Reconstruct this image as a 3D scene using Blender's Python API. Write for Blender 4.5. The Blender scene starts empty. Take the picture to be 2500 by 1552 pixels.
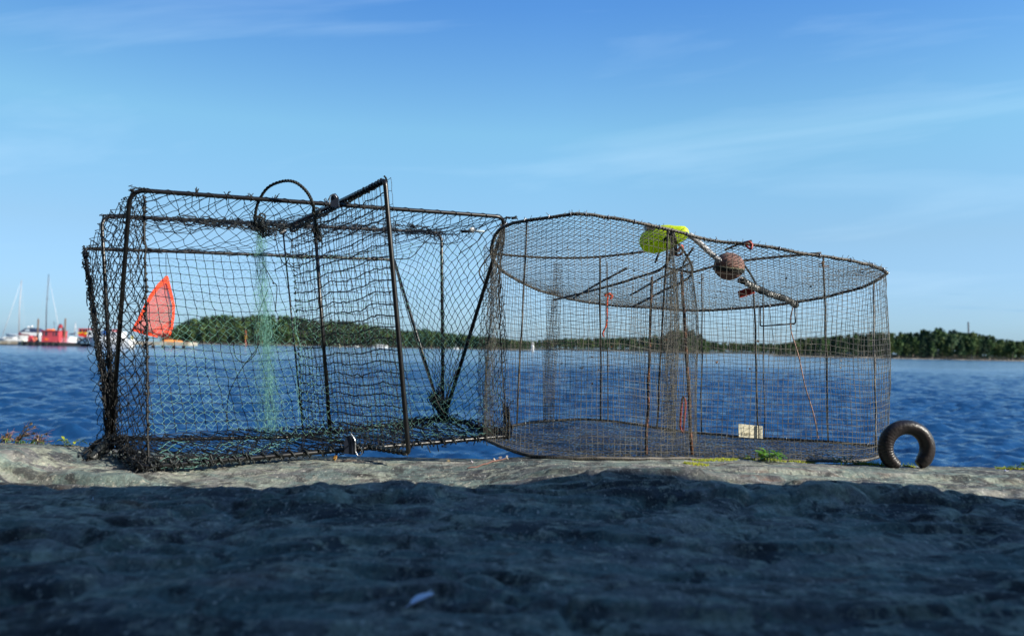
import bpy, math, random
import numpy as np
from mathutils import Vector, Matrix
random.seed(7); rng = np.random.default_rng(11)
C = bpy.context.scene.collection
sc = bpy.context.scene
R_ = math.radians

# ---------------------------------------------------------------- camera
F = 28 / 36 * 2500                     # focal length in photo pixels
CAMZ = 0.30
HOR = 849.5
pitch = math.atan((HOR - 776) / F); roll = R_(1.146)
f0 = Vector((0, math.cos(pitch), math.sin(pitch)))
u0 = Vector((0, -math.sin(pitch), math.cos(pitch))); r0 = Vector((1, 0, 0))
CR = math.cos(roll) * r0 + math.sin(roll) * u0
CU = math.cos(roll) * u0 - math.sin(roll) * r0
cd = bpy.data.cameras.new("camera"); cam = bpy.data.objects.new("camera", cd); C.objects.link(cam)
M = Matrix.Identity(4)
for i in range(3):
    M[i][0] = CR[i]; M[i][1] = CU[i]; M[i][2] = -f0[i]
M[2][3] = CAMZ
cam.matrix_world = M
cd.lens = 28; cd.sensor_width = 36; cd.clip_start = 0.02; cd.clip_end = 30000
cd.dof.use_dof = True; cd.dof.focus_distance = 2.35; cd.dof.aperture_fstop = 3.9
sc.camera = cam

def P(px, py, d):
    """a measured point: photo pixel and its distance ahead (m) -> world"""
    v = f0 + CR * ((px - 1250) / F) - CU * ((py - 776) / F)
    v = v * (d / v.y)
    return np.array((v.x, v.y, v.z + CAMZ))
def Pz(px, py, z):
    v = f0 + CR * ((px - 1250) / F) - CU * ((py - 776) / F)
    t = (z - CAMZ) / v.z
    return np.array((v.x * t, v.y * t, z))

# ---------------------------------------------------------------- light
SUN_AZ, SUN_EL = R_(114), R_(27)       # clockwise from +Y
sd = Vector((math.sin(SUN_AZ) * math.cos(SUN_EL), math.cos(SUN_AZ) * math.cos(SUN_EL), math.sin(SUN_EL)))
SKYRAMP = ((0.0, (.66, 1.02, 1.7)), (.05, (.78, 1.04, 1.5)), (.135, (1.02, 1.20, 1.33)), (.26, (1.22, 1.66, 1.58)), (.40, (.76, 1.34, 1.8)))
CLX = 3.3
w = bpy.data.worlds.new("World"); sc.world = w; w.use_nodes = True
nt = w.node_tree; N = nt.nodes; L = nt.links
bg = N["Background"]
sky = N.new("ShaderNodeTexSky"); sky.sky_type = 'NISHITA'; sky.sun_disc = False
sky.sun_elevation = SUN_EL; sky.sun_rotation = SUN_AZ
sky.altitude = 0; sky.air_density = 1.0; sky.dust_density = 0.6; sky.ozone_density = 3.0
tc = N.new("ShaderNodeTexCoord"); sep = N.new("ShaderNodeSeparateXYZ"); L.new(tc.outputs["Generated"], sep.inputs[0])
def wm(op, a, b=None, c=None):
    n = N.new("ShaderNodeMath"); n.operation = op
    for k, v in enumerate((a, b, c)):
        if v is None: continue
        if isinstance(v, (int, float)): n.inputs[k].default_value = v
        else: L.new(v, n.inputs[k])
    return n.outputs[0]
yy_ = wm('MAXIMUM', sep.outputs[1], 0.05)
uu = wm('DIVIDE', sep.outputs[0], yy_); vv = wm('DIVIDE', sep.outputs[2], yy_)
cmb = N.new("ShaderNodeCombineXYZ"); L.new(uu, cmb.inputs[0]); L.new(vv, cmb.inputs[1])
mp = N.new("ShaderNodeMapping"); mp.vector_type = 'TEXTURE'
mp.inputs["Rotation"].default_value = (0, 0, R_(7)); mp.inputs["Scale"].default_value = (1.0, .12, 1); mp.inputs["Location"].default_value = (CLX, .37, 0)
L.new(cmb.outputs[0], mp.inputs[0])
nz = N.new("ShaderNodeTexNoise"); nz.inputs["Scale"].default_value = 1.5; nz.inputs["Detail"].default_value = 6; nz.inputs["Roughness"].default_value = 0.55; nz.inputs["Distortion"].default_value = 0.5
L.new(mp.outputs[0], nz.inputs["Vector"])
cl = N.new("ShaderNodeMapRange"); cl.inputs[1].default_value = 0.52; cl.inputs[2].default_value = 0.78; cl.inputs[3].default_value = 0; cl.inputs[4].default_value = 0.17
L.new(nz.outputs[0], cl.inputs[0])
tr = N.new("ShaderNodeValToRGB"); cr = tr.color_ramp      # clear northern air: bluer than the model's default
L.new(wm('MULTIPLY', wm('MAXIMUM', sep.outputs[2], 0.0), 1.0), tr.inputs[0])
for k_, (ps, cc) in enumerate(SKYRAMP):
    e_ = cr.elements[k_] if k_ < 2 else cr.elements.new(ps)
    e_.position = ps; e_.color = (*[q / 3 for q in cc], 1)
tn = N.new("ShaderNodeMixRGB"); tn.blend_type = 'MULTIPLY'; tn.inputs[0].default_value = 1
L.new(sky.outputs[0], tn.inputs[1]); L.new(tr.outputs[0], tn.inputs[2])
t3 = N.new("ShaderNodeVectorMath"); t3.operation = 'SCALE'; L.new(wm("MULTIPLY", wm("ADD", wm("MULTIPLY", wm("MINIMUM", sep.outputs[0], 0.05), 0.42), 1.0), 3.0), t3.inputs[3]); L.new(tn.outputs[0], t3.inputs[0])
mixc = N.new("ShaderNodeMixRGB"); mixc.inputs[2].default_value = (7.0, 9.0, 10.5, 1)
low = None      # two small flat clouds low in the sky
for (u_, v_, a_, b_) in ((.575, .062, .030, .0022), (.64, .060, .022, .0018), (.56, .079, .016, .0012)):
    g_ = wm('MULTIPLY', wm('EXPONENT', wm('MULTIPLY', wm('ADD', wm('POWER', wm('ABSOLUTE', wm('DIVIDE', wm('SUBTRACT', uu, u_), a_)), 2.0), wm('POWER', wm('ABSOLUTE', wm('DIVIDE', wm('SUBTRACT', vv, v_), b_)), 2.0)), -1.0)), 0.45)
    low = g_ if low is None else wm('ADD', low, g_)
mlow = N.new("ShaderNodeMixRGB"); mlow.inputs[2].default_value = (2.6, 4.6, 6.6, 1); L.new(low, mlow.inputs[0])
L.new(cl.outputs[0], mixc.inputs[0]); L.new(t3.outputs[0], mixc.inputs[1]); L.new(mixc.outputs[0], mlow.inputs[1]); L.new(mlow.outputs[0], bg.inputs[0])
bg.inputs[1].default_value = 0.075
sl = bpy.data.lights.new("sun", 'SUN'); sl.energy = 5.0; sl.angle = R_(0.53); sl.color = (1.0, 0.93, 0.80)
so = bpy.data.objects.new("sun", sl); C.objects.link(so)
so.rotation_euler = sd.to_track_quat('Z', 'Y').to_euler()
sc.view_settings.view_transform = 'Standard'; sc.view_settings.look = 'None'
sc.view_settings.exposure = 0.765; sc.view_settings.gamma = 1

# ---------------------------------------------------------------- helpers
def tag(o, label=None, cat=None, group=None, kind=None):
    if label: o["label"] = label
    if cat: o["category"] = cat
    if group: o["group"] = group
    if kind: o["kind"] = kind
    return o
def empty(name, loc, label, cat, group=None):
    o = bpy.data.objects.new(name, None); C.objects.link(o); o.location = Vector(loc); o.empty_display_size = 0.05
    return tag(o, label, cat, group)
def mat(name, col, rough=0.6, metal=0.0, col2=None, scale=40.0, bump=0.0, bscale=None, sheen=0, emit=None, lo=0.4, hi=0.6, trans=0.0, spec=0.5, stretch=None):
    m = bpy.data.materials.new(name); m.use_nodes = True
    n = m.node_tree.nodes; l = m.node_tree.links; b = n["Principled BSDF"]
    b.inputs["Roughness"].default_value = rough; b.inputs["Metallic"].default_value = metal
    b.inputs["Specular IOR Level"].default_value = spec
    b.inputs["Base Color"].default_value = (*col, 1)
    g = n.new("ShaderNodeNewGeometry"); vec = g.outputs["Position"]
    if stretch:
        mpp = n.new("ShaderNodeMapping"); mpp.inputs["Scale"].default_value = stretch; l.new(vec, mpp.inputs[0]); vec = mpp.outputs[0]
    if col2:
        t = n.new("ShaderNodeTexNoise"); t.inputs["Scale"].default_value = scale; t.inputs["Detail"].default_value = 5
        l.new(vec, t.inputs["Vector"])
        r = n.new("ShaderNodeMapRange"); r.inputs[1].default_value = lo; r.inputs[2].default_value = hi
        l.new(t.outputs[0], r.inputs[0])
        x = n.new("ShaderNodeMixRGB"); x.inputs[1].default_value = (*col, 1); x.inputs[2].default_value = (*col2, 1)
        l.new(r.outputs[0], x.inputs[0]); l.new(x.outputs[0], b.inputs["Base Color"])
    if bump:
        t2 = n.new("ShaderNodeTexNoise"); t2.inputs["Scale"].default_value = bscale or scale; t2.inputs["Detail"].default_value = 6
        l.new(vec, t2.inputs["Vector"])
        bp = n.new("ShaderNodeBump"); bp.inputs["Strength"].default_value = bump; bp.inputs["Distance"].default_value = 0.5 / (bscale or scale)
        l.new(t2.outputs[0], bp.inputs["Height"]); l.new(bp.outputs[0], b.inputs["Normal"])
    if trans:
        tr = n.new("ShaderNodeBsdfTranslucent"); tr.inputs[0].default_value = (*col, 1)
        ms = n.new("ShaderNodeMixShader"); ms.inputs[0].default_value = trans
        l.new(b.outputs[0], ms.inputs[1]); l.new(tr.outputs[0], ms.inputs[2]); l.new(ms.outputs[0], n["Material Output"].inputs[0])
    return m
def mesh_obj(name, V, Fs, m, parent=None, smooth=False):
    me = bpy.data.meshes.new(name)
    V = np.asarray(V, dtype=float)
    if parent is not None: V = V - np.array(world_loc(parent))
    me.from_pydata(V.tolist(), [], Fs if isinstance(Fs, list) else Fs.tolist())
    if smooth: me.polygons.foreach_set("use_smooth", [True] * len(me.polygons))
    ms = m if isinstance(m, (list, tuple)) else [m]
    for q in ms: me.materials.append(q)
    me.update()
    o = bpy.data.objects.new(name, me); C.objects.link(o)
    if parent is not None: o.parent = parent
    return o
def world_loc(o):
    v = Vector((0, 0, 0))
    while o is not None:
        v = v + o.location; o = o.parent
    return v
class MB:
    def __init__(s): s.V = []; s.F = []
    def add(s, V, Fs):
        k = len(s.V); s.V.extend([tuple(v) for v in V]); s.F.extend([tuple(i + k for i in f) for f in Fs]); return s
    def box(s, c, size, rz=0.0, taper=1.0):
        cx, cy, cz = c; sx, sy, sz = [q / 2 for q in size]; V = []
        for z, k in ((-sz, 1), (sz, taper)):
            for x, y in ((-sx, -sy), (sx, -sy), (sx, sy), (-sx, sy)):
                x *= k; y *= k
                V.append((cx + x * math.cos(rz) - y * math.sin(rz), cy + x * math.sin(rz) + y * math.cos(rz), cz + z))
        return s.add(V, [(0, 3, 2, 1), (4, 5, 6, 7), (0, 1, 5, 4), (1, 2, 6, 5), (2, 3, 7, 6), (3, 0, 4, 7)])
    def prism(s, pts, y0, y1):      # outline in x,z extruded along y
        n = len(pts); V = [(x, y0, z) for x, z in pts] + [(x, y1, z) for x, z in pts]
        return s.add(V, [tuple(range(n)), tuple(range(2 * n - 1, n - 1, -1))] + [(i, (i + 1) % n, n + (i + 1) % n, n + i) for i in range(n)])
    def tube(s, pts, r, n=8, closed=False):
        pts = [np.array(p, float) for p in pts]; m_ = len(pts); rr = r if hasattr(r, '__len__') else [r] * m_
        T = []
        for i in range(m_):
            a = pts[(i - 1) % m_] if (closed or i > 0) else pts[i]; b = pts[(i + 1) % m_] if (closed or i < m_ - 1) else pts[i]
            t = b - a; T.append(t / (np.linalg.norm(t) + 1e-12))
        up = np.array((0, 0, 1.0)) if abs(T[0][2]) < .9 else np.array((1.0, 0, 0))
        nrm = np.cross(T[0], up); nrm /= np.linalg.norm(nrm); V = []
        for i in range(m_):
            nrm = nrm - T[i] * np.dot(nrm, T[i]); nrm /= (np.linalg.norm(nrm) + 1e-12); bi = np.cross(T[i], nrm)
            for k in range(n):
                a = 2 * math.pi * k / n; V.append(pts[i] + rr[i] * (math.cos(a) * nrm + math.sin(a) * bi))
        Fs = []
        for i in range(m_ if closed else m_ - 1):
            j = (i + 1) % m_
            for k in range(n): Fs.append((i * n + k, i * n + (k + 1) % n, j * n + (k + 1) % n, j * n + k))
        if not closed: Fs += [tuple(range(n - 1, -1, -1)), tuple((m_ - 1) * n + k for k in range(n))]
        return s.add(V, Fs)
    def ball(s, c, r, n=10, sx=1, sy=1, sz=1):
        V = []; Fs = []; h = n // 2 + 1
        for i in range(h + 1):
            a = math.pi * i / h
            for k in range(n):
                b = 2 * math.pi * k / n; V.append((c[0] + sx * r * math.sin(a) * math.cos(b), c[1] + sy * r * math.sin(a) * math.sin(b), c[2] + sz * r * math.cos(a)))
        for i in range(h):
            for k in range(n): Fs.append((i * n + k, i * n + (k + 1) % n, (i + 1) * n + (k + 1) % n, (i + 1) * n + k))
        return s.add(V, Fs)
    def build(s, name, m, parent=None, smooth=False): return mesh_obj(name, s.V, s.F, m, parent, smooth)
class SG:
    """thin strands: every segment a small prism"""
    def __init__(s): s.a = []; s.b = []; s.r = []; s.k = []; s.kr = []
    def seg(s, a, b, r): s.a.append(tuple(a)); s.b.append(tuple(b)); s.r.append(r)
    def line(s, pts, r):
        for i in range(len(pts) - 1): s.seg(pts[i], pts[i + 1], r)
    def knot(s, p, r): s.k.append(tuple(p)); s.kr.append(r)
    def build(s, name, m, parent=None, n=3):
        A = np.array(s.a, float); B = np.array(s.b, float); r = np.array(s.r, float)[:, None]
        T = B - A; T /= (np.linalg.norm(T, axis=1)[:, None] + 1e-12)
        A = A - T * r * .6; B = B + T * r * .6
        up = np.where(np.abs(T[:, 2:3]) < .9, np.array([[0, 0, 1.0]]), np.array([[1.0, 0, 0]]))
        n1 = np.cross(T, up); n1 /= np.linalg.norm(n1, axis=1)[:, None]; n2 = np.cross(T, n1)
        K = len(A); V = np.zeros((K, 2 * n, 3))
        for k in range(n):
            a = 2 * math.pi * k / n + .5; o = r * (math.cos(a) * n1 + math.sin(a) * n2)
            V[:, k] = A + o; V[:, n + k] = B + o
        base = (np.arange(K) * 2 * n)[:, None]; Fs = []
        for k in range(n): Fs.append(base + np.array([[k, (k + 1) % n, n + (k + 1) % n, n + k]]))
        Fs = np.concatenate(Fs); V = V.reshape(-1, 3); faces = Fs.tolist()
        if s.k:
            kp = np.array(s.k, float); kr = np.array(s.kr, float)[:, None, None]
            oc = np.array([(1, 0, 0), (-1, 0, 0), (0, 1, 0), (0, -1, 0), (0, 0, 1), (0, 0, -1)], float)[None]
            KV = (kp[:, None, :] + oc * kr).reshape(-1, 3); off = len(V)
            tri = np.array([(0, 2, 4), (2, 1, 4), (1, 3, 4), (3, 0, 4), (2, 0, 5), (1, 2, 5), (3, 1, 5), (0, 3, 5)])
            kf = (np.arange(len(kp)) * 6)[:, None, None] + tri[None] + off
            V = np.concatenate([V, KV]); faces = faces + kf.reshape(-1, 3).tolist()
        return mesh_obj(name, V, faces, m, parent, True)
def net(sg, S, nu, nv, kind='sq', r=.0012, jit=.002, mid=.002, kn=2.0, r2=None, drop=0.0, keep=None):
    def J(q): return rng.normal(0, 1, 3) * q
    Q = {}
    for i in range(nu + 1):
        for j in range(nv + 1):
            if kind == 'di' and (i + j) % 2: continue
            e = 0.25 if i in (0, nu) or j in (0, nv) else 1.0
            p = np.array(S(i / nu, j / nv)) + J(jit) * e
            if keep is not None and not keep(i / nu, j / nv): continue
            Q[i, j] = p
    for (i, j), p in Q.items():
        if kn: sg.knot(p, r * kn * random.uniform(.8, 1.3))
        for di, dj in (((1, 0), (0, 1)) if kind == 'sq' else ((1, 1), (1, -1))):
            q = Q.get((i + di, j + dj))
            if q is None or random.random() < drop: continue
            rad = r2 if (r2 and di == 1 and dj == 0) else r
            mpt = (p + q) / 2 + J(mid); sg.seg(p, mpt, rad); sg.seg(mpt, q, rad)
def lerp(a, b, t): return np.array(a) * (1 - t) + np.array(b) * t
def quad(a, b, c, d): # a=00 b=10 c=11 d=01
    return lambda u, v: lerp(lerp(a, b, u), lerp(d, c, u), v)
def fillet(pts, rad, n=5):
    out = [np.array(pts[0], float)]
    for i in range(1, len(pts) - 1):
        p, a, b = np.array(pts[i], float), np.array(pts[i - 1], float), np.array(pts[i + 1], float)
        da = (a - p) / np.linalg.norm(a - p) * rad; db = (b - p) / np.linalg.norm(b - p) * rad
        for k in range(n + 1):
            t = k / n; out.append((1 - t) ** 2 * (p + da) + 2 * t * (1 - t) * p + t * t * (p + db))
    out.append(np.array(pts[-1], float)); return out
def coil(path, pitch_, R, r, sg, jig=.0, seg=10):
    """lashing wound round a bar"""
    path = [np.array(p) for p in path]
    for i in range(len(path) - 1):
        a, b = path[i], path[i + 1]; ln = np.linalg.norm(b - a); t = (b - a) / ln
        n1 = np.cross(t, (0.1, 0.2, 1)); n1 /= np.linalg.norm(n1); n2 = np.cross(t, n1); m_ = max(2, int(ln / pitch_ * seg)); pv = None
        for k in range(m_ + 1):
            ph = 2 * math.pi * k / seg; rr = R + random.gauss(0, jig)
            q = a + t * ln * k / m_ + rr * (math.cos(ph) * n1 + math.sin(ph) * n2)
            if pv is not None: sg.seg(pv, q, r)
            pv = q
def catmull(pts, n, closed=True):
    pts = [np.array(p, float) for p in pts]; m_ = len(pts); out = []
    for i in range(m_ if closed else m_ - 1):
        p0, p1, p2, p3 = (pts[(i + k) % m_] if closed else pts[min(max(i + k, 0), m_ - 1)] for k in (-1, 0, 1, 2))
        for k in range(n):
            t = k / n
            out.append(.5 * ((2 * p1) + (-p0 + p2) * t + (2 * p0 - 5 * p1 + 4 * p2 - p3) * t * t + (-p0 + 3 * p1 - 3 * p2 + p3) * t ** 3))
    if not closed: out.append(pts[-1])
    return out
def vnoise(x, y, seed=0):
    x = np.asarray(x, float); y = np.asarray(y, float)
    xi = np.floor(x).astype(np.int64); yi = np.floor(y).astype(np.int64); fx = x - xi; fy = y - yi
    fx = fx * fx * (3 - 2 * fx); fy = fy * fy * (3 - 2 * fy)
    def h(a, b):
        n = (a * 374761393 + b * 668265263 + seed * 974634777) & 0x7fffffff
        n = ((n ^ (n >> 13)) * 1274126177) & 0x7fffffff
        return ((n ^ (n >> 16)) & 0xffff) / 65535.0
    return (h(xi, yi) * (1 - fx) + h(xi + 1, yi) * fx) * (1 - fy) + (h(xi, yi + 1) * (1 - fx) + h(xi + 1, yi + 1) * fx) * fy
def fbm(x, y, seed=0, oct_=5, g=.5):
    s = 0; a = 1; t = 0
    for k in range(oct_):
        s = s + a * (vnoise(x, y, seed + k) - .5); t += a; a *= g; x = x * 2.03 + 1.7; y = y * 2.03 + 3.1
    return s / t
def grid_faces(nr, nc):
    i = np.arange(nr - 1)[:, None] * nc + np.arange(nc - 1)[None]
    return np.stack([i, i + 1, i + nc + 1, i + nc], -1).reshape(-1, 4)
def fast_mesh(name, V, Fq, m, smooth=True):
    me = bpy.data.meshes.new(name); me.vertices.add(len(V)); me.vertices.foreach_set("co", V.astype(np.float32).ravel())
    nf = len(Fq); me.loops.add(nf * 4); me.loops.foreach_set("vertex_index", Fq.astype(np.int32).ravel())
    me.polygons.add(nf); me.polygons.foreach_set("loop_start", np.arange(0, nf * 4, 4, dtype=np.int32))
    me.polygons.foreach_set("use_smooth", np.full(nf, smooth)); me.update(calc_edges=True); me.materials.append(m)
    o = bpy.data.objects.new(name, me); C.objects.link(o); return o

# ---------------------------------------------------------------- ground rock
ZW = -1.1
def smooth(t): t = np.clip(t, 0, 1); return t * t * (3 - 2 * t)
def rock_h(x, y):
    x = np.asarray(x, float); y = np.asarray(y, float)
    wav = .05 * fbm(x * 1.3, y * 0 + 3, 5, 3)
    crest = 2.02 + wav
    near = smooth((1.95 - y) / .35)
    h = .030 + 0 * x
    h = h + near * (.019 * fbm(x * .8, y * 2.2, 21, 4) + .007 * fbm(x * 2.2, y * 9, 31, 5))
    # strata: ledges running across
    q = fbm(x * .9 + 4, y * 2.4, 41, 4)
    st = q * 7 + .25 * fbm(x * 8, y * 14, 43, 3); fr = st - np.floor(st); h = h + near * .009 * (smooth((fr - .35) / .09) - smooth((fr - .6) / .4))
    rg = 1 - np.abs(fbm(x * 3.2, y * 7.5, 45, 4)) * 9; h = h - near * .004 * np.clip(rg, 0, 1) ** 2
    r2 = 1 - np.abs(fbm(x * 1.6 + 9, y * 4.2, 47, 5) + .04) * 30; h = h - (.2 + near) * .013 * np.clip(r2, 0, 1)
    r3 = 1 - np.abs(fbm(x * 2.4 - y * 3, y * 2.0 + x, 49, 4)) * 34; h = h - (.2 + near) * .009 * np.clip(r3, 0, 1)
    h = h + (.0050 - .0015 * near) * fbm(x * 15, y * 24, 57, 4, .62)
    h = h + (.004 + .008 * near) * fbm(x * 9, y * 24, 51, 5, .6)
    h = h + .0035 * fbm(x * 34, y * 60, 61, 4, .6)
    h = h - near * .004
    h = h + (.25 + near) * .0035 * fbm(x * 5.5, y * 13, 55, 5, .6)
    dip = smooth((x + 1.12) / .12) * smooth((.12 - x) / .25)
    h = h - dip * (.020 + .022 * smooth((1.98 - y) / .2)) * smooth((2.6 - y) / .3) * smooth((y - 1.45) / .25)
    def ledge(x0, x1, yl, hh, wv, sd_):
        yy = yl + wv * fbm(x * 3.1, x * 0, sd_, 4)
        mx = smooth((x - x0) / .12) * smooth((x1 - x) / .12)
        return mx * hh * (smooth((y - yy) / .018) - smooth((y - yy - .05) / .35))
    h = h + ledge(-2.5, -.72, 1.70, .022, .10, 71) + ledge(-.30, .03, 1.56, .016, .05, 72) + ledge(0, .5, 1.60, .014, .08, 73)
    h = h + ledge(.1, .9, 1.44, .018, .08, 74) + ledge(.45, 1.4, 1.82, .010, .1, 75)
    h = h + .032 * np.exp(-((x + .30) / .24) ** 2 - ((y - 1.42) / .07) ** 2) + .02 * np.exp(-((x - .8) / .4) ** 2 - ((y - 1.5) / .08) ** 2)
    h = h - .012 * smooth((x - .35) / .6) * smooth((y - 1.3) / .4)
    h = h - .160 * np.maximum(0, y - crest) - .14 * smooth((y - crest) / .25) * np.maximum(0, y - crest) * 0 - .55 * np.maximum(0, y - 3.1)
    h = h + smooth((y - 2.6) / 1) * .12 * fbm(x * .9, y * .9, 81, 5)
    far = smooth((np.abs(x) - 3.5) / 4)
    h = h + far * .5 * fbm(x * .35, y * .35, 91, 5) * smooth((3.0 - y) / 1.5 + .3)
    back = smooth((-.2 - y) / 1.2)
    h = h + back * .10 * fbm(x * .8, y * .8, 95, 4)
    return h
ta = np.linspace(-1.15, 1.15, 900); tb = 1.15 + np.cumsum(np.linspace(.01, .8, 40)); tt = np.concatenate([-tb[::-1], ta, tb])
yr = np.concatenate([np.linspace(-9, -.2, 40), np.linspace(-.15, .55, 40), np.linspace(.56, 1.3, 130), np.linspace(1.304, 2.2, 260), np.linspace(2.21, 3.4, 70), np.linspace(3.5, 9, 40)])
YY, TT = np.meshgrid(yr, tt, indexing='ij'); XX = TT * (np.maximum(YY, .2) * 1.0 + .35)
ZZ = rock_h(XX, YY)
def rock_material():
    m = bpy.data.materials.new("granite"); m.use_nodes = True; n = m.node_tree.nodes; l = m.node_tree.links; b = n["Principled BSDF"]
    g = n.new("ShaderNodeNewGeometry")
    def noise(scale, st=(1, 1, 1), det=6, ro=.6, dist=0):
        mpn = n.new("ShaderNodeMapping"); mpn.inputs["Scale"].default_value = st; l.new(g.outputs["Position"], mpn.inputs[0])
        t = n.new("ShaderNodeTexNoise"); t.inputs["Scale"].default_value = scale; t.inputs["Detail"].default_value = det; t.inputs["Roughness"].default_value = ro; t.inputs["Distortion"].default_value = dist
        l.new(mpn.outputs[0], t.inputs["Vector"]); return t.outputs[0]
    def ramp(v, a, b_, lo=0, hi=1):
        r = n.new("ShaderNodeMapRange"); r.inputs[1].default_value = a; r.inputs[2].default_value = b_; r.inputs[3].default_value = lo; r.inputs[4].default_value = hi; l.new(v, r.inputs[0]); return r.outputs[0]
    def mix(f, a, b_, mode='MIX'):
        x = n.new("ShaderNodeMixRGB"); x.blend_type = mode
        if isinstance(f, float): x.inputs[0].default_value = f
        else: l.new(f, x.inputs[0])
        for k, v in ((1, a), (2, b_)):
            if isinstance(v, tuple): x.inputs[k].default_value = (*v, 1)
            else: l.new(v, x.inputs[k])
        return x.outputs[0]
    c = mix(ramp(noise(3.2, (1, 2.2, 1)), .42, .6), (.27, .265, .235), (.15, .15, .15))
    c = mix(ramp(noise(5, (1, 2, 1), 6, .65), .5, .62), c, (.33, .37, .30))          # pale lichen
    c = mix(ramp(noise(9, (1, 1.6, 1), 7, .7), .56, .64), c, (.17, .22, .185))       # grey green lichen
    c = mix(ramp(noise(6.5, (1, 2.5, 1), 7, .7, .4), .57, .66), c, (.035, .032, .03))    # black crust
    c = mix(ramp(noise(6, (1.0, 2.4, 1), 6, .65, .6), .57, .68, 0, .8), c, (.16, .085, .055))  # rust brown
    c = mix(ramp(noise(2.6, (1, 1.5, 1), 7, .68, .5), .50, .57, 0, .9), c, (.040, .045, .055))   # weathered dark patches
    c = mix(ramp(noise(11, (1, 1.6, 1), 7, .72, .4), .53, .58, 0, .9), c, (.34, .36, .28))
    c = mix(ramp(noise(4.5, (1, 2.6, 1), 7, .72, .6), .50, .56, 0, .75), c, (.13, .19, .175))
    c = mix(ramp(noise(22, (1, .8, 1), 7, .72, .3), .52, .60, 0, .9), c, (.045, .045, .045))
    c = mix(ramp(noise(30, (1, .7, 1), 5, .7, .2), .58, .66, 0, .8), c, (.42, .40, .32))
    c = mix(ramp(noise(85, (1, .35, 1), 4, .75), .38, .60), mix(.45, c, (.045, .045, .045)), c)
    c = mix(ramp(noise(150, (1, .4, 1), 3, .7), .60, .70, 0, .8), c, (.50, .48, .42))
    l.new(c, b.inputs["Base Color"]); b.inputs["Roughness"].default_value = .92; b.inputs["Specular IOR Level"].default_value = .25
    bp = n.new("ShaderNodeBump"); bp.inputs["Strength"].default_value = .8; bp.inputs["Distance"].default_value = .011; l.new(noise(42, (1, .7, 1), 8, .72), bp.inputs["Height"])
    bp2 = n.new("ShaderNodeBump"); bp2.inputs["Strength"].default_value = .7; bp2.inputs["Distance"].default_value = .0015; l.new(noise(300, (1, 1, 1), 4, .7), bp2.inputs["Height"]); l.new(bp.outputs[0], bp2.inputs["Normal"])
    l.new(bp2.outputs[0], b.inputs["Normal"]); return m
granite = rock_material()
tag(fast_mesh("rock_ground", np.stack([XX, YY, ZZ], -1).reshape(-1, 3), grid_faces(len(yr), len(tt)), granite), kind="structure")
# unseen rock added behind the camera to shade the foreground and block sky
def shade_rock():
    # path of its foot: along the back, then round the left to block sky
    path = [(11, -.6), (8, -.3), (6, -.15), (4, -.12), (2, -.15), (0, -.12), (-1.6, -.1), (-2.6, .1), (-3.3, .9), (-3.7, 2.0), (-4.6, 2.6), (-7, 3.0)]
    pts = catmull([np.array((a, b, 0)) for a, b in path], 34, closed=False); V = []
    prof = [(.45, -.5), (.38, 0), (.30, .3), (.22, .6), (.15, .9), (.08, 1.15), (.03, 1.35), (0, 1.5), (.02, 1.62), (.12, 1.70), (.4, 1.74), (.8, 1.72), (1.4, 1.5), (2, .9), (2.4, -.5)]
    cum = 0
    for i in range(len(pts)):
        a = pts[max(i - 1, 0)]; b = pts[min(i + 1, len(pts) - 1)]; t = (b - a) / np.linalg.norm(b - a); nx, ny = t[1], -t[0]
        if i: cum += np.linalg.norm(pts[i] - pts[i - 1])
        for o, z in prof:
            k = 1.0 + .10 * float(fbm(cum * 1.3, 2.2, 7, 4)) + .045 * float(fbm(cum * 7, 1.2, 9, 4)) - .10 * math.exp(-(abs(pts[i][0] - 3.22) / .34) ** 3) + .02 * math.sin(pts[i][0] * 9) - .05 * math.exp(-((pts[i][0] - 5.2) / .30) ** 2) - .05 * math.exp(-((pts[i][0] - 2.2) / .25) ** 2) + .55 * float(smooth(np.array((-pts[i][0] - 1.5) / 1.5)))  # top edge notched to let sun patches into the shaded foreground
            oo = o - .12 * float(fbm(cum * 2.2, z * 3, 13, 5))
            V.append((pts[i][0] - nx * oo * -1 if 0 else pts[i][0] - nx * oo, pts[i][1] - ny * oo, z * k * TOPK))
    return np.array(V), len(pts), len(prof)
TOPK = 1.395
OV, on_, op_ = shade_rock()
tag(fast_mesh("added_shade_rock", OV, grid_faces(on_, op_), granite), kind="structure")

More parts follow.
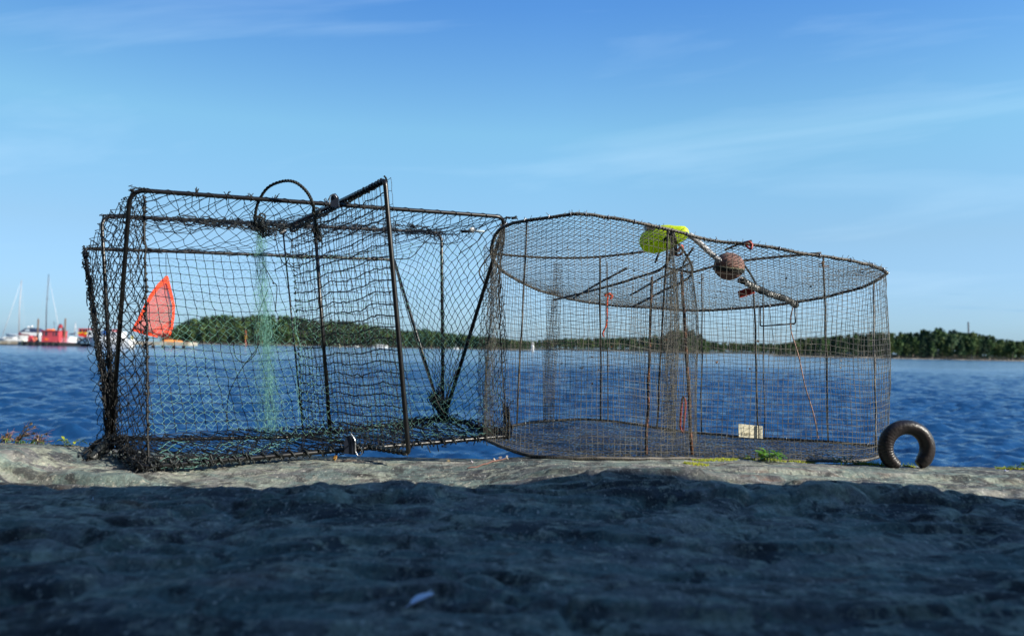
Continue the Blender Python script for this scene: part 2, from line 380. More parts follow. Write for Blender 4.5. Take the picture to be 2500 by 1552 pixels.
# ---------------------------------------------------------------- water
def water():
    ys = np.concatenate([np.linspace(-40, 2.4, 12), np.linspace(2.6, 8.9, 60), np.geomspace(9, 150, 860), np.geomspace(152, 9000, 50)])
    ts = np.concatenate([-np.geomspace(8, .86, 25), np.linspace(-.84, .84, 520), np.geomspace(.86, 8, 25)])
    Y, T = np.meshgrid(ys, ts, indexing='ij'); X = T * (np.abs(Y) + 4)
    cell = np.gradient(ys)[:, None] * np.ones_like(T)
    Z = np.zeros_like(X); r = np.random.default_rng(5)
    for k in range(120):
        lam = .13 * (9 ** r.random()); th = R_(80) + r.normal(0, .48) ; kk = 2 * math.pi / lam
        amp = .0078 * lam ** .76 * (1.0 if lam < 2.4 else .6); ph = r.random() * 6.28
        fade = np.clip((lam / cell - 2.2) / 2.5, 0, 1) * np.clip((lam / (np.abs(Y) * .0033 + .01) - 2) / 3, 0, 1)
        kx, ky = kk * math.cos(th), kk * math.sin(th)
        wv = np.sin(kx * X + ky * Y + ph); Z += amp * fade * (wv + .25 * np.cos(2 * (kx * X + ky * Y + ph)))
    gust = .75 + .9 * (fbm(X * .10, Y * .06, 3, 3) + .3); Z *= gust
    m = bpy.data.materials.new("lake_water"); m.use_nodes = True; n = m.node_tree.nodes; l = m.node_tree.links; b = n["Principled BSDF"]
    b.inputs["Base Color"].default_value = (.008, .044, .122, 1); b.inputs["Roughness"].default_value = .13; b.inputs["IOR"].default_value = 1.33
    g = n.new("ShaderNodeNewGeometry"); prev = None
    for sc_, dist, st in ((11, .022, (.5, 1, 1)), (4.0, .062, (.45, 1, 1)), (1.1, .13, (.4, 1, 1))):
        mpn = n.new("ShaderNodeMapping"); mpn.inputs["Scale"].default_value = st; mpn.inputs["Rotation"].default_value = (0, 0, .12); l.new(g.outputs["Position"], mpn.inputs[0])
        t = n.new("ShaderNodeTexNoise"); t.inputs["Scale"].default_value = sc_; t.inputs["Detail"].default_value = 3; t.inputs["Roughness"].default_value = .5; l.new(mpn.outputs[0], t.inputs["Vector"])
        bp = n.new("ShaderNodeBump"); bp.inputs["Strength"].default_value = 1.0; bp.inputs["Distance"].default_value = dist; l.new(t.outputs[0], bp.inputs["Height"])
        if prev is not None: l.new(prev, bp.inputs["Normal"])
        prev = bp.outputs[0]
    l.new(prev, b.inputs["Normal"])
    V = np.stack([X, Y, Z + ZW], -1).reshape(-1, 3)
    return fast_mesh("lake_water", V, grid_faces(len(ys), len(ts)), m)
tag(water(), kind="structure")

# ================================================================ black folding net trap
steel = mat("black_steel", (.005, .005, .006), .34, col2=(.009, .009, .009), scale=60)
twine = mat("black_twine", (.005, .0055, .006), .6)
twine2 = mat("dark_lashing", (.012, .016, .016), .5)
green = mat("green_monofilament", (.30, .62, .52), .35, trans=.4)
zinc = mat("bare_metal", (.55, .56, .58), .3, metal=.9)
HL = P(272, 1068, 2.02); HR = P(1085, 1018, 2.5)
F1L, F1R = P(318, 463, 1.85), P(1236, 530, 2.25)
F2L, F2R = P(248, 526, 2.15), P(1078, 568, 2.65)
F3L, F3R = P(206, 606, 2.30), P(962, 634, 2.85)
BL, BR = P(345, 1140, 1.80), P(1242, 1064, 2.30)
trap = empty("folding_net_trap", (-.6, 2.1, .04), "large black folding net trap, its square steel frames fanned open, draped in black knotted netting", "fish trap")
def bar(name, pts, r, m=steel, n=8, par=None):
    return MB().tube(pts, r, n).build(name, m, par or trap, True)
bar("frame", fillet([HL, F1L, F1R, HR], .035), .0055)
bar("frame", fillet([HL + (0, .01, 0), F2L, F2R, HR + (-.005, .012, 0)], .035), .005)
bar("frame", fillet([HL + (-.01, .02, 0), F3L, F3R, HR + (-.01, .02, 0)], .018), .005)
bar("base_frame", fillet([HL + (0, .005, .0), BL, BR, HR + (.005, 0, 0)], .02), .006)
bar("hinge_bar", [HL, P(400, 1072, 2.06), P(700, 1067, 2.3), P(880, 1046, 2.4), HR], .005)
fl, fr_ = P(222, 1121, 1.9), P(218, 1097, 2.0)
bar("foot", [HL, P(250, 1092, 1.96), fl], [.014, .013, .010], twine2); bar("foot", [HL, P(238, 1080, 2.02), fr_], [.010, .008, .006], twine2)
# wrapped and bunched netting on bars
sg = SG()
def wrap(pts, R, n, r=.0013, ln=.05):
    for k in range(n):
        i = random.randrange(len(pts) - 1); a, b = np.array(pts[i]), np.array(pts[i + 1]); L_ = np.linalg.norm(b - a); t = random.random(); dt = random.uniform(-1, 1) * ln / L_
        o = rng.normal(0, 1, 3) * R; pl_ = []
        for q in range(4):
            tt_ = min(1, max(0, t + dt * q / 3)); o = o + rng.normal(0, 1, 3) * R * .5; o *= .9; pl_.append(a + (b - a) * tt_ + o)
        sg.line(pl_, r)
wrap([F3L, lerp(F3L, HL, .5), HL], .005, 150, .0016); wrap([F2L, F2R], .004, 130); wrap([F3L, F3R], .0035, 260, .0014)
wrap([HL, lerp(HL, F2L, .35)], .008, 110, .0016, .08); wrap([HL, lerp(HL, F1L, .25)], .007, 80); wrap([HL, fl], .010, 160); wrap([HL, BL], .012, 190, .0015)
wrap([HR, P(1060, 960, 2.5)], .010, 130, .0016); wrap([HR, lerp(HR, BR, 1.0)], .010, 150, .0015); wrap([HR, P(960, 1045, 2.42)], .008, 110, .0015)
wrap([P(1078, 575, 2.65), P(1000, 555, 2.6), P(800, 545, 2.5), P(640, 545, 2.35)], .009, 160, .0013)
for a in (F1L, F1R):
    wrap([a, a + (0.03, .01, 0)], .004, 14)
coil([lerp(F3L, HL, .02), HL], .012, .0062, .0018, sg, .002)
for k in range(5):  # tufts along the top bar
    p = lerp(F1L, F1R, [.15, .22, .28, .34, .47, .72, .82][k])
    for q in range(4): sg.line([p + (0, 0, -.008), p + rng.normal(0, 1, 3) * .003, p + (random.gauss(0, .006), 0, random.uniform(.008, .018))], .0012)
coil([F1L, F1R], .045, .0060, .0009, sg, 0); coil([F2R, HR], .06, .006, .0013, sg, 0)
sg.build("bunched_netting", twine, trap)
sg = SG(); coil([BL, lerp(BL, BR, .46)], .034, .0085, .0024, sg, .0022, 12); coil([BL, lerp(BL, BR, .24)], .021, .0095, .0018, sg, .003, 12)
coil([lerp(BL, BR, .46), BR], .034, .0082, .0022, sg, .002, 12)
for k in range(26):
    p = lerp(BL, BR, random.random())
    for q in range(5): sg.line([p + rng.normal(0, 1, 3) * .006, p + rng.normal(0, 1, 3) * .010], .0018)
sg.build("lashing", twine2, trap)
# back net: square mesh on the rear frame
def S(u, v):
    top = lerp(F3L, F3R, u); bot = lerp(HL, HR, u); p = lerp(top, bot, v)
    return p + np.array((.004 * math.sin(9 * u + 3 * v), .012 * math.sin(math.pi * v) * math.sin(5 * u), .010 * math.sin(11 * u) * v * (1 - v) * 4 - .010 * math.sin(math.pi * u)* math.sin(math.pi * v)))
sg = SG(); net(sg, S, 36, 21, 'sq', .00110, .0013, .0010, 2.1, r2=.00105)
sg.build("back_net", twine, trap)
# top nets: sagging diamonds
sg = SG()
def sagq(a, b, c, d, s, wob=.012):
    q = quad(a, b, c, d)
    return lambda u, v: q(u, v) + np.array((wob * .4 * math.sin(17 * v + 9 * u), 0, -s * math.sin(math.pi * v) * (.55 + .45 * math.sin(math.pi * u) ** .6) + wob * math.sin(13 * u + 4 * v) * math.sin(math.pi * v)))
net(sg, sagq(F1L, F1R, F2R, F2L, .035), 54, 10, 'di', .00095, .0024, .0012, 1.7)
net(sg, sagq(F2L, F2R, F3R, F3L, .030), 50, 10, 'di', .00095, .0024, .0012, 1.7)
net(sg, sagq(F1L, P(960, 512, 2.12), P(900, 560, 2.45), F2L, .055, .02), 30, 9, 'di', .00095, .003, .0015, 1.7)
net(sg, sagq(P(980, 512, 2.12), F1R, F2R, P(900, 560, 2.5), .05, .02), 18, 9, 'di', .00095, .003, .0015, 1.7)
sg.build("top_net", twine, trap)
# side nets: stretched diamonds; each side is two triangles of net hanging from the fanned legs
sg = SG()
EL0, EL1 = P(352, 480, 1.95), P(362, 1125, 1.84); ER0, ER1 = P(1222, 548, 2.25), P(1240, 1058, 2.30)
def side(A0, A1, B0, B1, bulge=(.0, .0, 0)):
    q = quad(A0, B0, B1, A1)
    return lambda u, v: q(u, v) + np.array(bulge) * math.sin(math.pi * u) * math.sin(math.pi * v) + np.array((.006 * math.sin(9 * v + 3 * u), .006 * math.cos(7 * v), 0))
net(sg, side(F3L, HL, F2L, HL, (-.008, 0, 0)), 8, 36, 'di', .0011, .0020, .0012, 1.8)
net(sg, side(F2L, HL, F1L, HL, (-.006, .02, 0)), 8, 36, 'di', .0011, .0022, .0013, 1.8)
net(sg, side(F2L, HL, EL0, EL1, (.01, .02, 0)), 10, 36, 'di', .0010, .0022, .0013, 1.8)
net(sg, side(F1L, HL, EL0, EL1, (0, .02, 0)), 6, 36, 'di', .0011, .0020, .0012, 1.8)
net(sg, side(P(215, 640, 2.3), P(230, 1090, 2.05), P(262, 640, 2.2), P(285, 1060, 2.0)), 6, 36, 'di', .0009, .003, .002, 1.8)
sg.line([EL0 + np.array((.0, 0, 0)) * 0] + [lerp(EL0, EL1, t) + rng.normal(0, 1, 3) * .0012 for t in np.linspace(.03, .97, 40)] + [EL1], .0030)
for t in np.linspace(.02, .98, 44): sg.knot(lerp(EL0, EL1, t) + rng.normal(0, 1, 3) * .002, .0052)
for t in np.linspace(.05, .95, 18):
    p = lerp(EL0, EL1, t + random.gauss(0, .01)); d = np.array((random.uniform(-.02, .02), 0, random.uniform(-.006, .01)))
    sg.line([p - d * .4, p + d], .0016)
sg.build("side_net", twine, trap)
sg = SG()
net(sg, side(F2R, HR, F1R, HR, (.0, .02, 0)), 12, 34, 'di', .0011, .0020, .0012, 1.7)
net(sg, side(F3R, HR, F2R, HR, (.0, .02, 0)), 12, 34, 'di', .0010, .0020, .0012, 1.7)
net(sg, side(F1R, HR, ER0, ER1, (.015, .0, 0)), 16, 34, 'di', .0010, .0020, .0012, 1.7)
sg.line([ER0] + [lerp(ER0, ER1, t) + rng.normal(0, 1, 3) * .0015 - np.array((.012, 0, 0)) * math.sin(math.pi * t) for t in np.linspace(.03, .97, 36)] + [ER1], .0022)
for t in np.linspace(.35, .97, 15):
    p = lerp(ER0, ER1, t) - np.array((.012, 0, 0)) * math.sin(math.pi * t); sg.line([p, p + (random.uniform(.008, .018), 0, random.uniform(.002, .01))], .0014)
wrap([lerp(ER0, ER1, .85), ER1], .008, 60)
sg.build("side_net", twine, trap)
# floor net
sg = SG(); net(sg, lambda u, v: lerp(lerp(HL, HR, u), lerp(BL, BR, u), v) + np.array((0, 0, -.012 * math.sin(math.pi * v) + .006 * math.sin(23 * u + 5 * v))), 60, 10, 'di', .0011, .004, .003, 1.6)
for e_ in range(3): net(sg, lambda u, v: lerp(lerp(HL, HR, u), lerp(BL, BR, u), v) + np.array((0, 0, .003 * math.sin(math.pi * v) * math.sin(9 * u + e_) - .003 * e_)), 44, 8, 'di', .0011, .0035, .003, 1.6)
sg.build("floor_net", twine, trap)
# gate panel turned toward the viewer
G0, G1, G2, G3 = P(712, 562, 2.42), P(940, 440, 1.90), P(998, 1106, 1.93), P(741, 1064, 2.42)
GT, GB = P(765, 500, 2.26), P(808, 1084, 2.26)
gate = bar("gate_frame", fillet([P(690, 558, 2.46), G1, G2, P(690, 1056, 2.5)], .014), .0062)
bar("gate_post", [GT, GB], .0048)
bar("gate_post", [P(690, 556, 2.44), G3], .0026)
sg = SG()
def S(u, v):
    top = lerp(G0, G1, u); bot = lerp(G3, G2, u); p = lerp(top, bot, v)
    return p + np.array((0, 0, -.012 * math.sin(math.pi * ((u * 2.4) % 1)) * math.sin(math.pi * v)))
net(sg, S, 25, 23, 'sq', .0009, .0010, .0014, 2.6, r2=.0017)
net(sg, lambda u, v: S(u, v) + np.array((.010, .02, .01)), 21, 22, 'sq', .0007, .0012, .0016, 1.6)
sg.build("gate_net", twine, trap)
sg = SG(); coil([G0, G1], .016, .0066, .0026, sg, .001)
sg.build('gate_lashing', twine2, trap)
sg = SG(); coil([P(880, 1087, 2.1), G2], .022, .0068, .0016, sg, 0)
sg.build('gate_lashing', twine2, trap)
sg = SG()
for t in np.linspace(.02, .98, 34):
    p = lerp(G0, G3, t); sg.line([p + (-.004, 0, 0), p + (random.uniform(.002, .012), 0, random.gauss(0, .006))], .0016)
    sg.knot(p, .0038)
sg.build("gate_hem", twine2, trap)
bar("gate_peg", [P(690, 1058, 2.3), P(742, 1066, 2.25)], .005, mat("worn_steel", (.12, .13, .14), .35, metal=.5))
# rope handle
hp = catmull([P(622, 540, 2.0), P(628, 500, 1.98), P(652, 460, 1.96), P(690, 443, 1.95), P(722, 446, 1.95), P(750, 470, 1.97), P(764, 500, 1.98), P(770, 540, 2.05), P(776, 575, 2.1)], 14, closed=False)
sg = SG()
for ph0 in (0, 2.1, 4.2):
    pv = None
    for i, p in enumerate(hp):
        t = hp[min(i + 1, len(hp) - 1)] - hp[max(i - 1, 0)]; t /= np.linalg.norm(t); n1 = np.cross(t, (0, 1, .1)); n1 /= np.linalg.norm(n1); n2 = np.cross(t, n1)
        q = p + .0022 * (math.cos(i * .75 + ph0) * n1 + math.sin(i * .75 + ph0) * n2)
        if pv is not None: sg.seg(pv, q, .0022)
        pv = q
for c, R in ((P(632, 538, 1.99), .010), (P(772, 516, 2.0), .009), (P(640, 530, 2.0), .008)):
    ring = [c + R * np.array((math.cos(a), .3 * math.sin(2 * a), math.sin(a))) for a in np.linspace(0, 6.28, 14)]; sg.line(ring, .0026)
wrap([P(622, 540, 2.0), P(650, 570, 2.05)], .008, 70, .0014); wrap([P(772, 560, 2.1), P(780, 590, 2.1)], .007, 50, .0013)
wrap([P(640, 560, 2.2), P(560, 545, 2.15), P(430, 535, 2.1)], .007, 120, .0012); wrap([P(640, 560, 2.2), P(700, 550, 2.3)], .009, 90, .0013)
sg.build("rope_handle", twine2, trap)
# clasps and small fittings
clip = mat("plastic_clip", (.02, .025, .04), .25)
def clasp(c, d, s=1.0):
    t = MB(); t.prism([(c[0] - .012 * s, c[2] - .02 * s), (c[0] + .014 * s, c[2] - .022 * s), (c[0] + .010 * s, c[2] + .012 * s), (c[0] + .002 * s, c[2] + .022 * s), (c[0] - .008 * s, c[2] + .020 * s), (c[0] - .013 * s, c[2] + .006 * s)], c[1] - .006, c[1] + .006)
    o = t.build("clasp", clip, trap); return o
c0 = P(818, 490, 2.0); clasp(c0, 0, .8); c1 = P(855, 1085, 2.02); clasp(c1, 0, 1.1)
def clasp_tooth(p0, par): MB().tube(p0, .0016, 6).build("clasp_wire", zinc, par, True)
cl_ = [o for o in trap.children if o.name.startswith("clasp")]
clasp_tooth(catmull([c0 + (-.012, -.008, -.012), c0 + (-.011, -.01, .008), c0 + (0, -.01, .014), c0 + (.006, -.01, .006)], 5, False), cl_[0])
clasp_tooth(catmull([c1 + (.002, -.01, .03), c1 + (.014, -.012, .012), c1 + (.016, -.012, -.014), c1 + (.024, -.012, -.026), c1 + (.033, -.012, -.018), c1 + (.030, -.012, -.004)], 5, False), cl_[1])
# green inner net
sg = SG()
def S(u, v):
    p = quad(P(372, 640, 2.2), P(1190, 590, 2.6), P(1190, 1050, 2.45), P(372, 1060, 1.98))(u, v)
    return p + np.array((0.01 * math.sin(12 * v + u * 5), 0, .01 * math.sin(10 * u)))
net(sg, S, 96, 56, 'di', .00030, .0022, .001, 2.2, drop=.12)
# bunched green column
for k in range(44):
    x0 = random.gauss(640, 13); pts = []; xx = x0
    for j in range(17):
        t = j / 16; y = 565 + 505 * t; wd = (18 + 26 * t) if t > .1 else 12 + 60 * abs(t - .05)
        xx = 634 + 26 * t + (x0 - 640) / 13 * wd * .34 + random.gauss(0, 5); pts.append(P(xx, y + random.gauss(0, 6), 2.2 + random.gauss(0, .02)))
    sg.line(pts, .00026)
for k in range(700):
    t = random.random(); x = random.gauss(637 + 26 * t, 10 + 13 * t); y = 570 + 500 * t; p = P(x, y, 2.2 + random.gauss(0, .02))
    sg.knot(p, .0011); sg.seg(p, p + rng.normal(0, .010, 3), .0003)
for k in range(3):
    pts = [P(725 + random.gauss(0, 5) + j * 1.2, 740 + 36 * j, 2.25) for j in range(9)]; sg.line(pts, .0003)
# lower sheet lying on the floor, coarse and bright
q = quad(P(385, 1085, 1.98), P(762, 1062, 2.25), P(700, 1095, 2.1), P(392, 1138, 1.84))
net(sg, lambda u, v: q(u, v) + np.array((0, 0, .008 * math.sin(14 * u + 3 * v))), 22, 7, 'di', .0004, .003, .002, 2.0)
q = quad(P(1000, 800, 2.4), P(1225, 800, 2.35), P(1235, 1058, 2.3), P(860, 1068, 2.2))
net(sg, q, 26, 26, 'di', .00032, .003, .002, 2.0, drop=.2)
q = quad(P(800, 1064, 2.25), P(1235, 1050, 2.35), P(1235, 1062, 2.3), P(800, 1078, 2.15))
net(sg, q, 34, 6, 'di', .0004, .003, .002, 2.0, drop=.3)
for a, b in ((P(760, 1065, 2.2), P(1080, 1050, 2.35)), (P(560, 1118, 1.9), P(760, 1066, 2.2)), (P(390, 1138, 1.82), P(560, 1120, 1.9))):
    wrap([a, b], .005, 30, .0004)
sg.build("inner_net", green, trap)
# loose cords inside
sg = SG()
for pts in ([(655, 705), (625, 790), (632, 840), (590, 900), (560, 960), (555, 1020), (570, 1045), (630, 1050)], [(640, 640), (668, 690), (665, 690), (676, 700), (672, 760)], [(570, 830), (575, 870), (600, 885), (625, 860), (622, 845)], [(672, 560), (705, 580), (712, 600), (700, 640), (670, 660)],
            [(1120, 620), (1165, 590), (1185, 565), (1225, 548)], [(950, 632), (1000, 630), (1030, 600), (1050, 580)], [(700, 640), (725, 655), (740, 640), (728, 625)], [(668, 560), (690, 640), (730, 655)], [(962, 640), (1000, 780), (1060, 960), (1085, 1010)]):
    MB().tube(catmull([P(a, b, 2.25) for a, b in pts], 8, False), .0013, 5).build("loose_cord", twine, trap, True)

# small floats hooked on the trap
white = mat("white_plastic", (.75, .76, .76), .3)
t = MB(); c = P(690, 566, 2.28); o = empty("white_tag", c, "crumpled white plastic tag hanging under the black trap's top bars beside the rope handle", "tag")
V = []; 
for k in range(12):
    a = 2 * math.pi * k / 12; V.append((c[0] + .011 * (1 + .15 * math.sin(3 * a)) * math.cos(a), c[1] + .002 * math.sin(2 * a), c[2] + .009 * (1 + .2 * math.cos(2 * a)) * math.sin(a)))
V2 = [(x, y + .003, z) for x, y, z in V]
MB().add(V + V2, [tuple(range(12)), tuple(range(23, 11, -1))] + [(i, (i + 1) % 12, 12 + (i + 1) % 12, 12 + i) for i in range(12)]).build("tag_sheet", white, o)
MB().tube([c + (0, -.003, 0), c + (.002, -.003, .012), c + (.004, 0, .03)], .0012, 5).build("tie", twine, o)
c = P(1152, 562, 2.4); o = empty("spoon_float", c, "glossy grey white spoon shaped float tied in the right end of the black trap's top", "float")
t = MB(); t.ball(c, .011, 12, 1, .6, .8); t.build("float_body", mat("pearl_plastic", (.6, .6, .58), .15), o, True)
t = MB(); t.ball(c + (.024, 0, -.003), .016, 12, 1, .3, .28); t.build("float_blade", mat("clear_plastic", (.5, .6, .66), .2), o, True)
t = MB(); t.ball(c + (-.020, 0, -.004), .016, 10, 1, .3, .3); t.build("float_neck", steel, o, True)

# orange mesh bag
orange = mat("orange_mesh", (.95, .085, .015), .5, trans=.45)
pink = mat("pale_orange_mesh", (.95, .35, .28), .5, trans=.4)
OD = 2.80; c = P(380, 760, OD)
bag = empty("mesh_bag", c, "orange red mesh bag hanging like a pointed sail behind the black trap's back net", "bag")
poly = [(320, 806), (336, 778), (352, 745), (368, 715), (388, 690), (404, 672), (411, 676), (413, 690), (421, 720), (425, 742), (424, 770), (421, 800), (414, 822), (408, 828), (385, 822), (350, 815)]
def inside(x, y, pl):
    r = False; j = len(pl) - 1
    for i in range(len(pl)):
        if (pl[i][1] > y) != (pl[j][1] > y) and x < (pl[j][0] - pl[i][0]) * (y - pl[i][1]) / (pl[j][1] - pl[i][1]) + pl[i][0]: r = not r
        j = i
    return r
def meshpatch(dd, step, r, ang, pl, s_):
    for a in (ang, -ang):
        ca, sa = math.cos(a), math.sin(a); k = -300
        while k < 300:
            pv = None; q = -200
            while q < 200:
                x = 375 + q * ca - k * sa; y = 750 + q * sa + k * ca + 2 * math.sin(q * .05 + dd)
                if inside(x, y, pl):
                    p = P(x, y, OD + dd + (x - 370) * .0014 + .012 * math.sin((x - 330) * .03))
                    if pv is not None: s_.seg(pv, p, r)
                    pv = p
                else: pv = None
                q += 12
            k += step
s1 = SG(); meshpatch(.0, 4.0, .0003, .6, poly, s1); s1.build("mesh_cloth", pink, bag)
cloth = mat("sheer_orange_cloth", (.95, .19, .12), .6, trans=.7)
n_ = cloth.node_tree.nodes; l_ = cloth.node_tree.links; tp_ = n_.new("ShaderNodeBsdfTransparent"); m2_ = n_.new("ShaderNodeMixShader"); m2_.inputs[0].default_value = .22
l_.new(n_["Material Output"].inputs[0].links[0].from_socket, m2_.inputs[1]); l_.new(tp_.outputs[0], m2_.inputs[2]); l_.new(m2_.outputs[0], n_["Material Output"].inputs[0])
gx = np.arange(318, 430, 3.0); gy = np.arange(668, 832, 3.0); V = []; ix = {}; Fs = []
for a_, x in enumerate(gx):
    for b_, y in enumerate(gy): ix[a_, b_] = len(V); V.append(P(x, y, OD + .010 + (x - 370) * .0014 + .006 * math.sin(x * .11 + y * .05) + .004 * math.sin(y * .09)))
for a_ in range(len(gx) - 1):
    for b_ in range(len(gy) - 1):
        if inside(gx[a_] + 1.5, gy[b_] + 1.5, poly): Fs.append((ix[a_, b_], ix[a_ + 1, b_], ix[a_ + 1, b_ + 1], ix[a_, b_ + 1]))
mesh_obj("sheer_panel", V, Fs, cloth, bag, True)
low = [(345, 812), (372, 800), (400, 790), (422, 770), (421, 800), (414, 822), (408, 828), (385, 822)]
hi_ = [(388, 690), (404, 672), (411, 676), (414, 692), (421, 715), (404, 712), (392, 700)]
for pl in (low, hi_): 
    s2 = SG(); meshpatch(.004, 2.6, .0007, .66, pl, s2); meshpatch(.014, 3.0, .0007, .55, pl, s2)
    s2.build("mesh_fold", orange, bag)
t = MB()
def strip(a, b, wd):
    A = [P(x, y, OD + (x - 370) * .0014 - .002) for x, y in a]; B = [P(x, y, OD + (x - 370) * .0014 - .002) for x, y in b]
    V = A + B + [p + (0, .0015, 0) for p in A] + [p + (0, .0015, 0) for p in B]; n = len(A); Fs = []
    for i in range(n - 1): Fs += [(i, i + 1, n + i + 1, n + i), (2 * n + i, 3 * n + i, 3 * n + i + 1, 2 * n + i + 1), (i, 2 * n + i, 2 * n + i + 1, i + 1), (n + i, n + i + 1, 3 * n + i + 1, 3 * n + i)]
    t.add(V, Fs)
strip([(322, 804), (336, 778), (352, 745), (366, 718), (384, 694), (398, 680)], [(330, 800), (346, 776), (360, 746), (374, 722), (389, 703), (402, 694)], 0)
strip([(411, 678), (415, 694), (422, 722), (427, 745), (426, 772), (422, 800), (415, 822)], [(405, 684), (409, 698), (416, 724), (421, 746), (420, 772), (416, 798), (408, 818)], 0)
strip([(402, 674), (409, 673), (412, 680)], [(398, 688), (406, 692), (414, 694)], 0)
strip([(322, 806), (350, 816), (385, 824)], [(330, 798), (356, 808), (386, 816)], 0)
t.build("hem", orange, bag)
MB().tube([P(405, 619, 2.36), P(405, 645, 2.6), P(406, 674, OD + .05)], .0009, 5).build("tie_cord", twine, bag, True)

# ================================================================ heart shaped wire trap
wire = mat("galvanised_wire", (.125, .117, .095), .55, metal=.1, col2=(.03, .03, .027), scale=22, lo=.42, hi=.62)
wired = mat("mossy_wire", (.055, .052, .036), .7, col2=(.02, .02, .018), scale=30)
rodm = mat("weathered_rod", (.11, .095, .078), .6, col2=(.025, .024, .022), scale=30, lo=.4, hi=.6)
rustm = mat("rusty_rod", (.16, .06, .025), .8, col2=(.03, .022, .018), scale=45, lo=.42, hi=.55)
st_ = [((1200, 604), (1180, 1062), 2.35), ((1222, 560), (1208, 1082), 2.15), ((1290, 538), (1290, 1103), 2.02), ((1380, 526), (1380, 1110), 1.96), ((1440, 524), (1440, 1111), 1.95), ((1535, 538), (1530, 1111), 1.96),
       ((1630, 560), (1625, 1111), 2.0), ((1740, 586), (1740, 1112), 2.03), ((1850, 600), (1850, 1116), 2.03), ((2000, 624), (2000, 1119), 2.04), ((2108, 642), (2105, 1117), 2.08), ((2156, 660), (2164, 1106), 2.2),
       ((2158, 672), (2168, 1096), 2.28), ((2100, 702), (2120, 1086), 2.38), ((1990, 730), (1990, 1075), 2.45), ((1850, 750), (1850, 1067), 2.55), ((1700, 757), (1700, 1056), 2.65), ((1560, 750), (1560, 1036), 2.75), ((1440, 738), (1440, 1024), 2.82),
       ((1340, 716), (1350, 1026), 2.8), ((1262, 684), (1280, 1034), 2.65), ((1212, 646), (1212, 1048), 2.5)]
topc = [P(*a, d) for a, b, d in st_]; botc = [P(*b, d) for a, b, d in st_]
wt = empty("wire_fish_trap", (.35, 2.3, .04), "rusty brown fish trap of square wire mesh with rounded outline, beside the iron ring", "fish trap")
NS = 14
rt = catmull(topc, NS); botc = [b - (0, 0, .007) if i_ in (2, 3, 4, 5, 6, 7, 8, 9, 10) else b for i_, b in enumerate(botc)]; rb = catmull(botc, NS)
def wobble(pts, a, sd_):
    return [p + np.array((0, 0, a * float(fbm(i * .09, 1.3, sd_, 3)))) for i, p in enumerate(pts)]
rt = wobble(rt, .008, 3); rb = wobble(rb, .006, 4)
MB().tube(rt, .0042, 7, True).build("top_rim", rodm, wt, True)
MB().tube(rb, .0042, 7, True).build("bottom_rim", rodm, wt, True)
def resample(pts, step, closed=True):
    pts = [np.array(p) for p in pts] + ([np.array(pts[0])] if closed else []); out = []; acc = 0; seg = [np.linalg.norm(pts[i + 1] - pts[i]) for i in range(len(pts) - 1)]
    tot = sum(seg); n = max(2, int(round(tot / step))); ds = tot / n; i = 0; a = 0
    idx = []
    for k in range(n):
        t = k * ds
        while i < len(seg) - 1 and a + seg[i] < t: a += seg[i]; i += 1
        idx.append(i + (t - a) / seg[i])
    if not closed: idx.append(len(seg))
    return idx
def at(pts, x, closed=True):
    n = len(pts); i = int(x); f = x - i
    return lerp(pts[i % n if closed else min(i, n - 1)], pts[(i + 1) % n if closed else min(i + 1, n - 1)], f)
def wiremesh(sg, TP, BP, step, r, closed=True, rows=None, jig=.0006, bul=None):
    idx = resample(TP, step, closed); H = np.mean([np.linalg.norm(np.array(TP[i]) - BP[i]) for i in range(0, len(TP), 5)]); rows = rows or int(H / step); n = len(idx); G = np.zeros((n, rows + 1, 3))
    for a, x in enumerate(idx):
        tp, bp = at(TP, x, closed), at(BP, x, closed)
        for b in range(rows + 1):
            v = b / rows; p = lerp(tp, bp, v) + rng.normal(0, jig, 3)
            p = p + np.array((.006 * math.sin(x * .11 + 5 * v), .006 * math.cos(x * .13 + 4 * v), .0035 * math.sin(x * .21))) * math.sin(math.pi * v)
            if bul is not None: p = p + bul(x / len(TP), v)
            G[a, b] = p
    for a in range(n):
        for b in range(rows):
            sg.seg(G[a, b], G[a, b + 1], r)
        if a < n - 1 or closed:
            a2 = (a + 1) % n
            for b in range(1, rows): sg.seg(G[a, b], G[a2, b], r)
    for a in range(0, n):
        for b in range(1, rows):
            if random.random() < .5: sg.knot(G[a, b], r * 1.9)
    return G
sg = SG(); GW = wiremesh(sg, rt, rb, .0148, .00062); sg.build("wall_mesh", wire, wt)
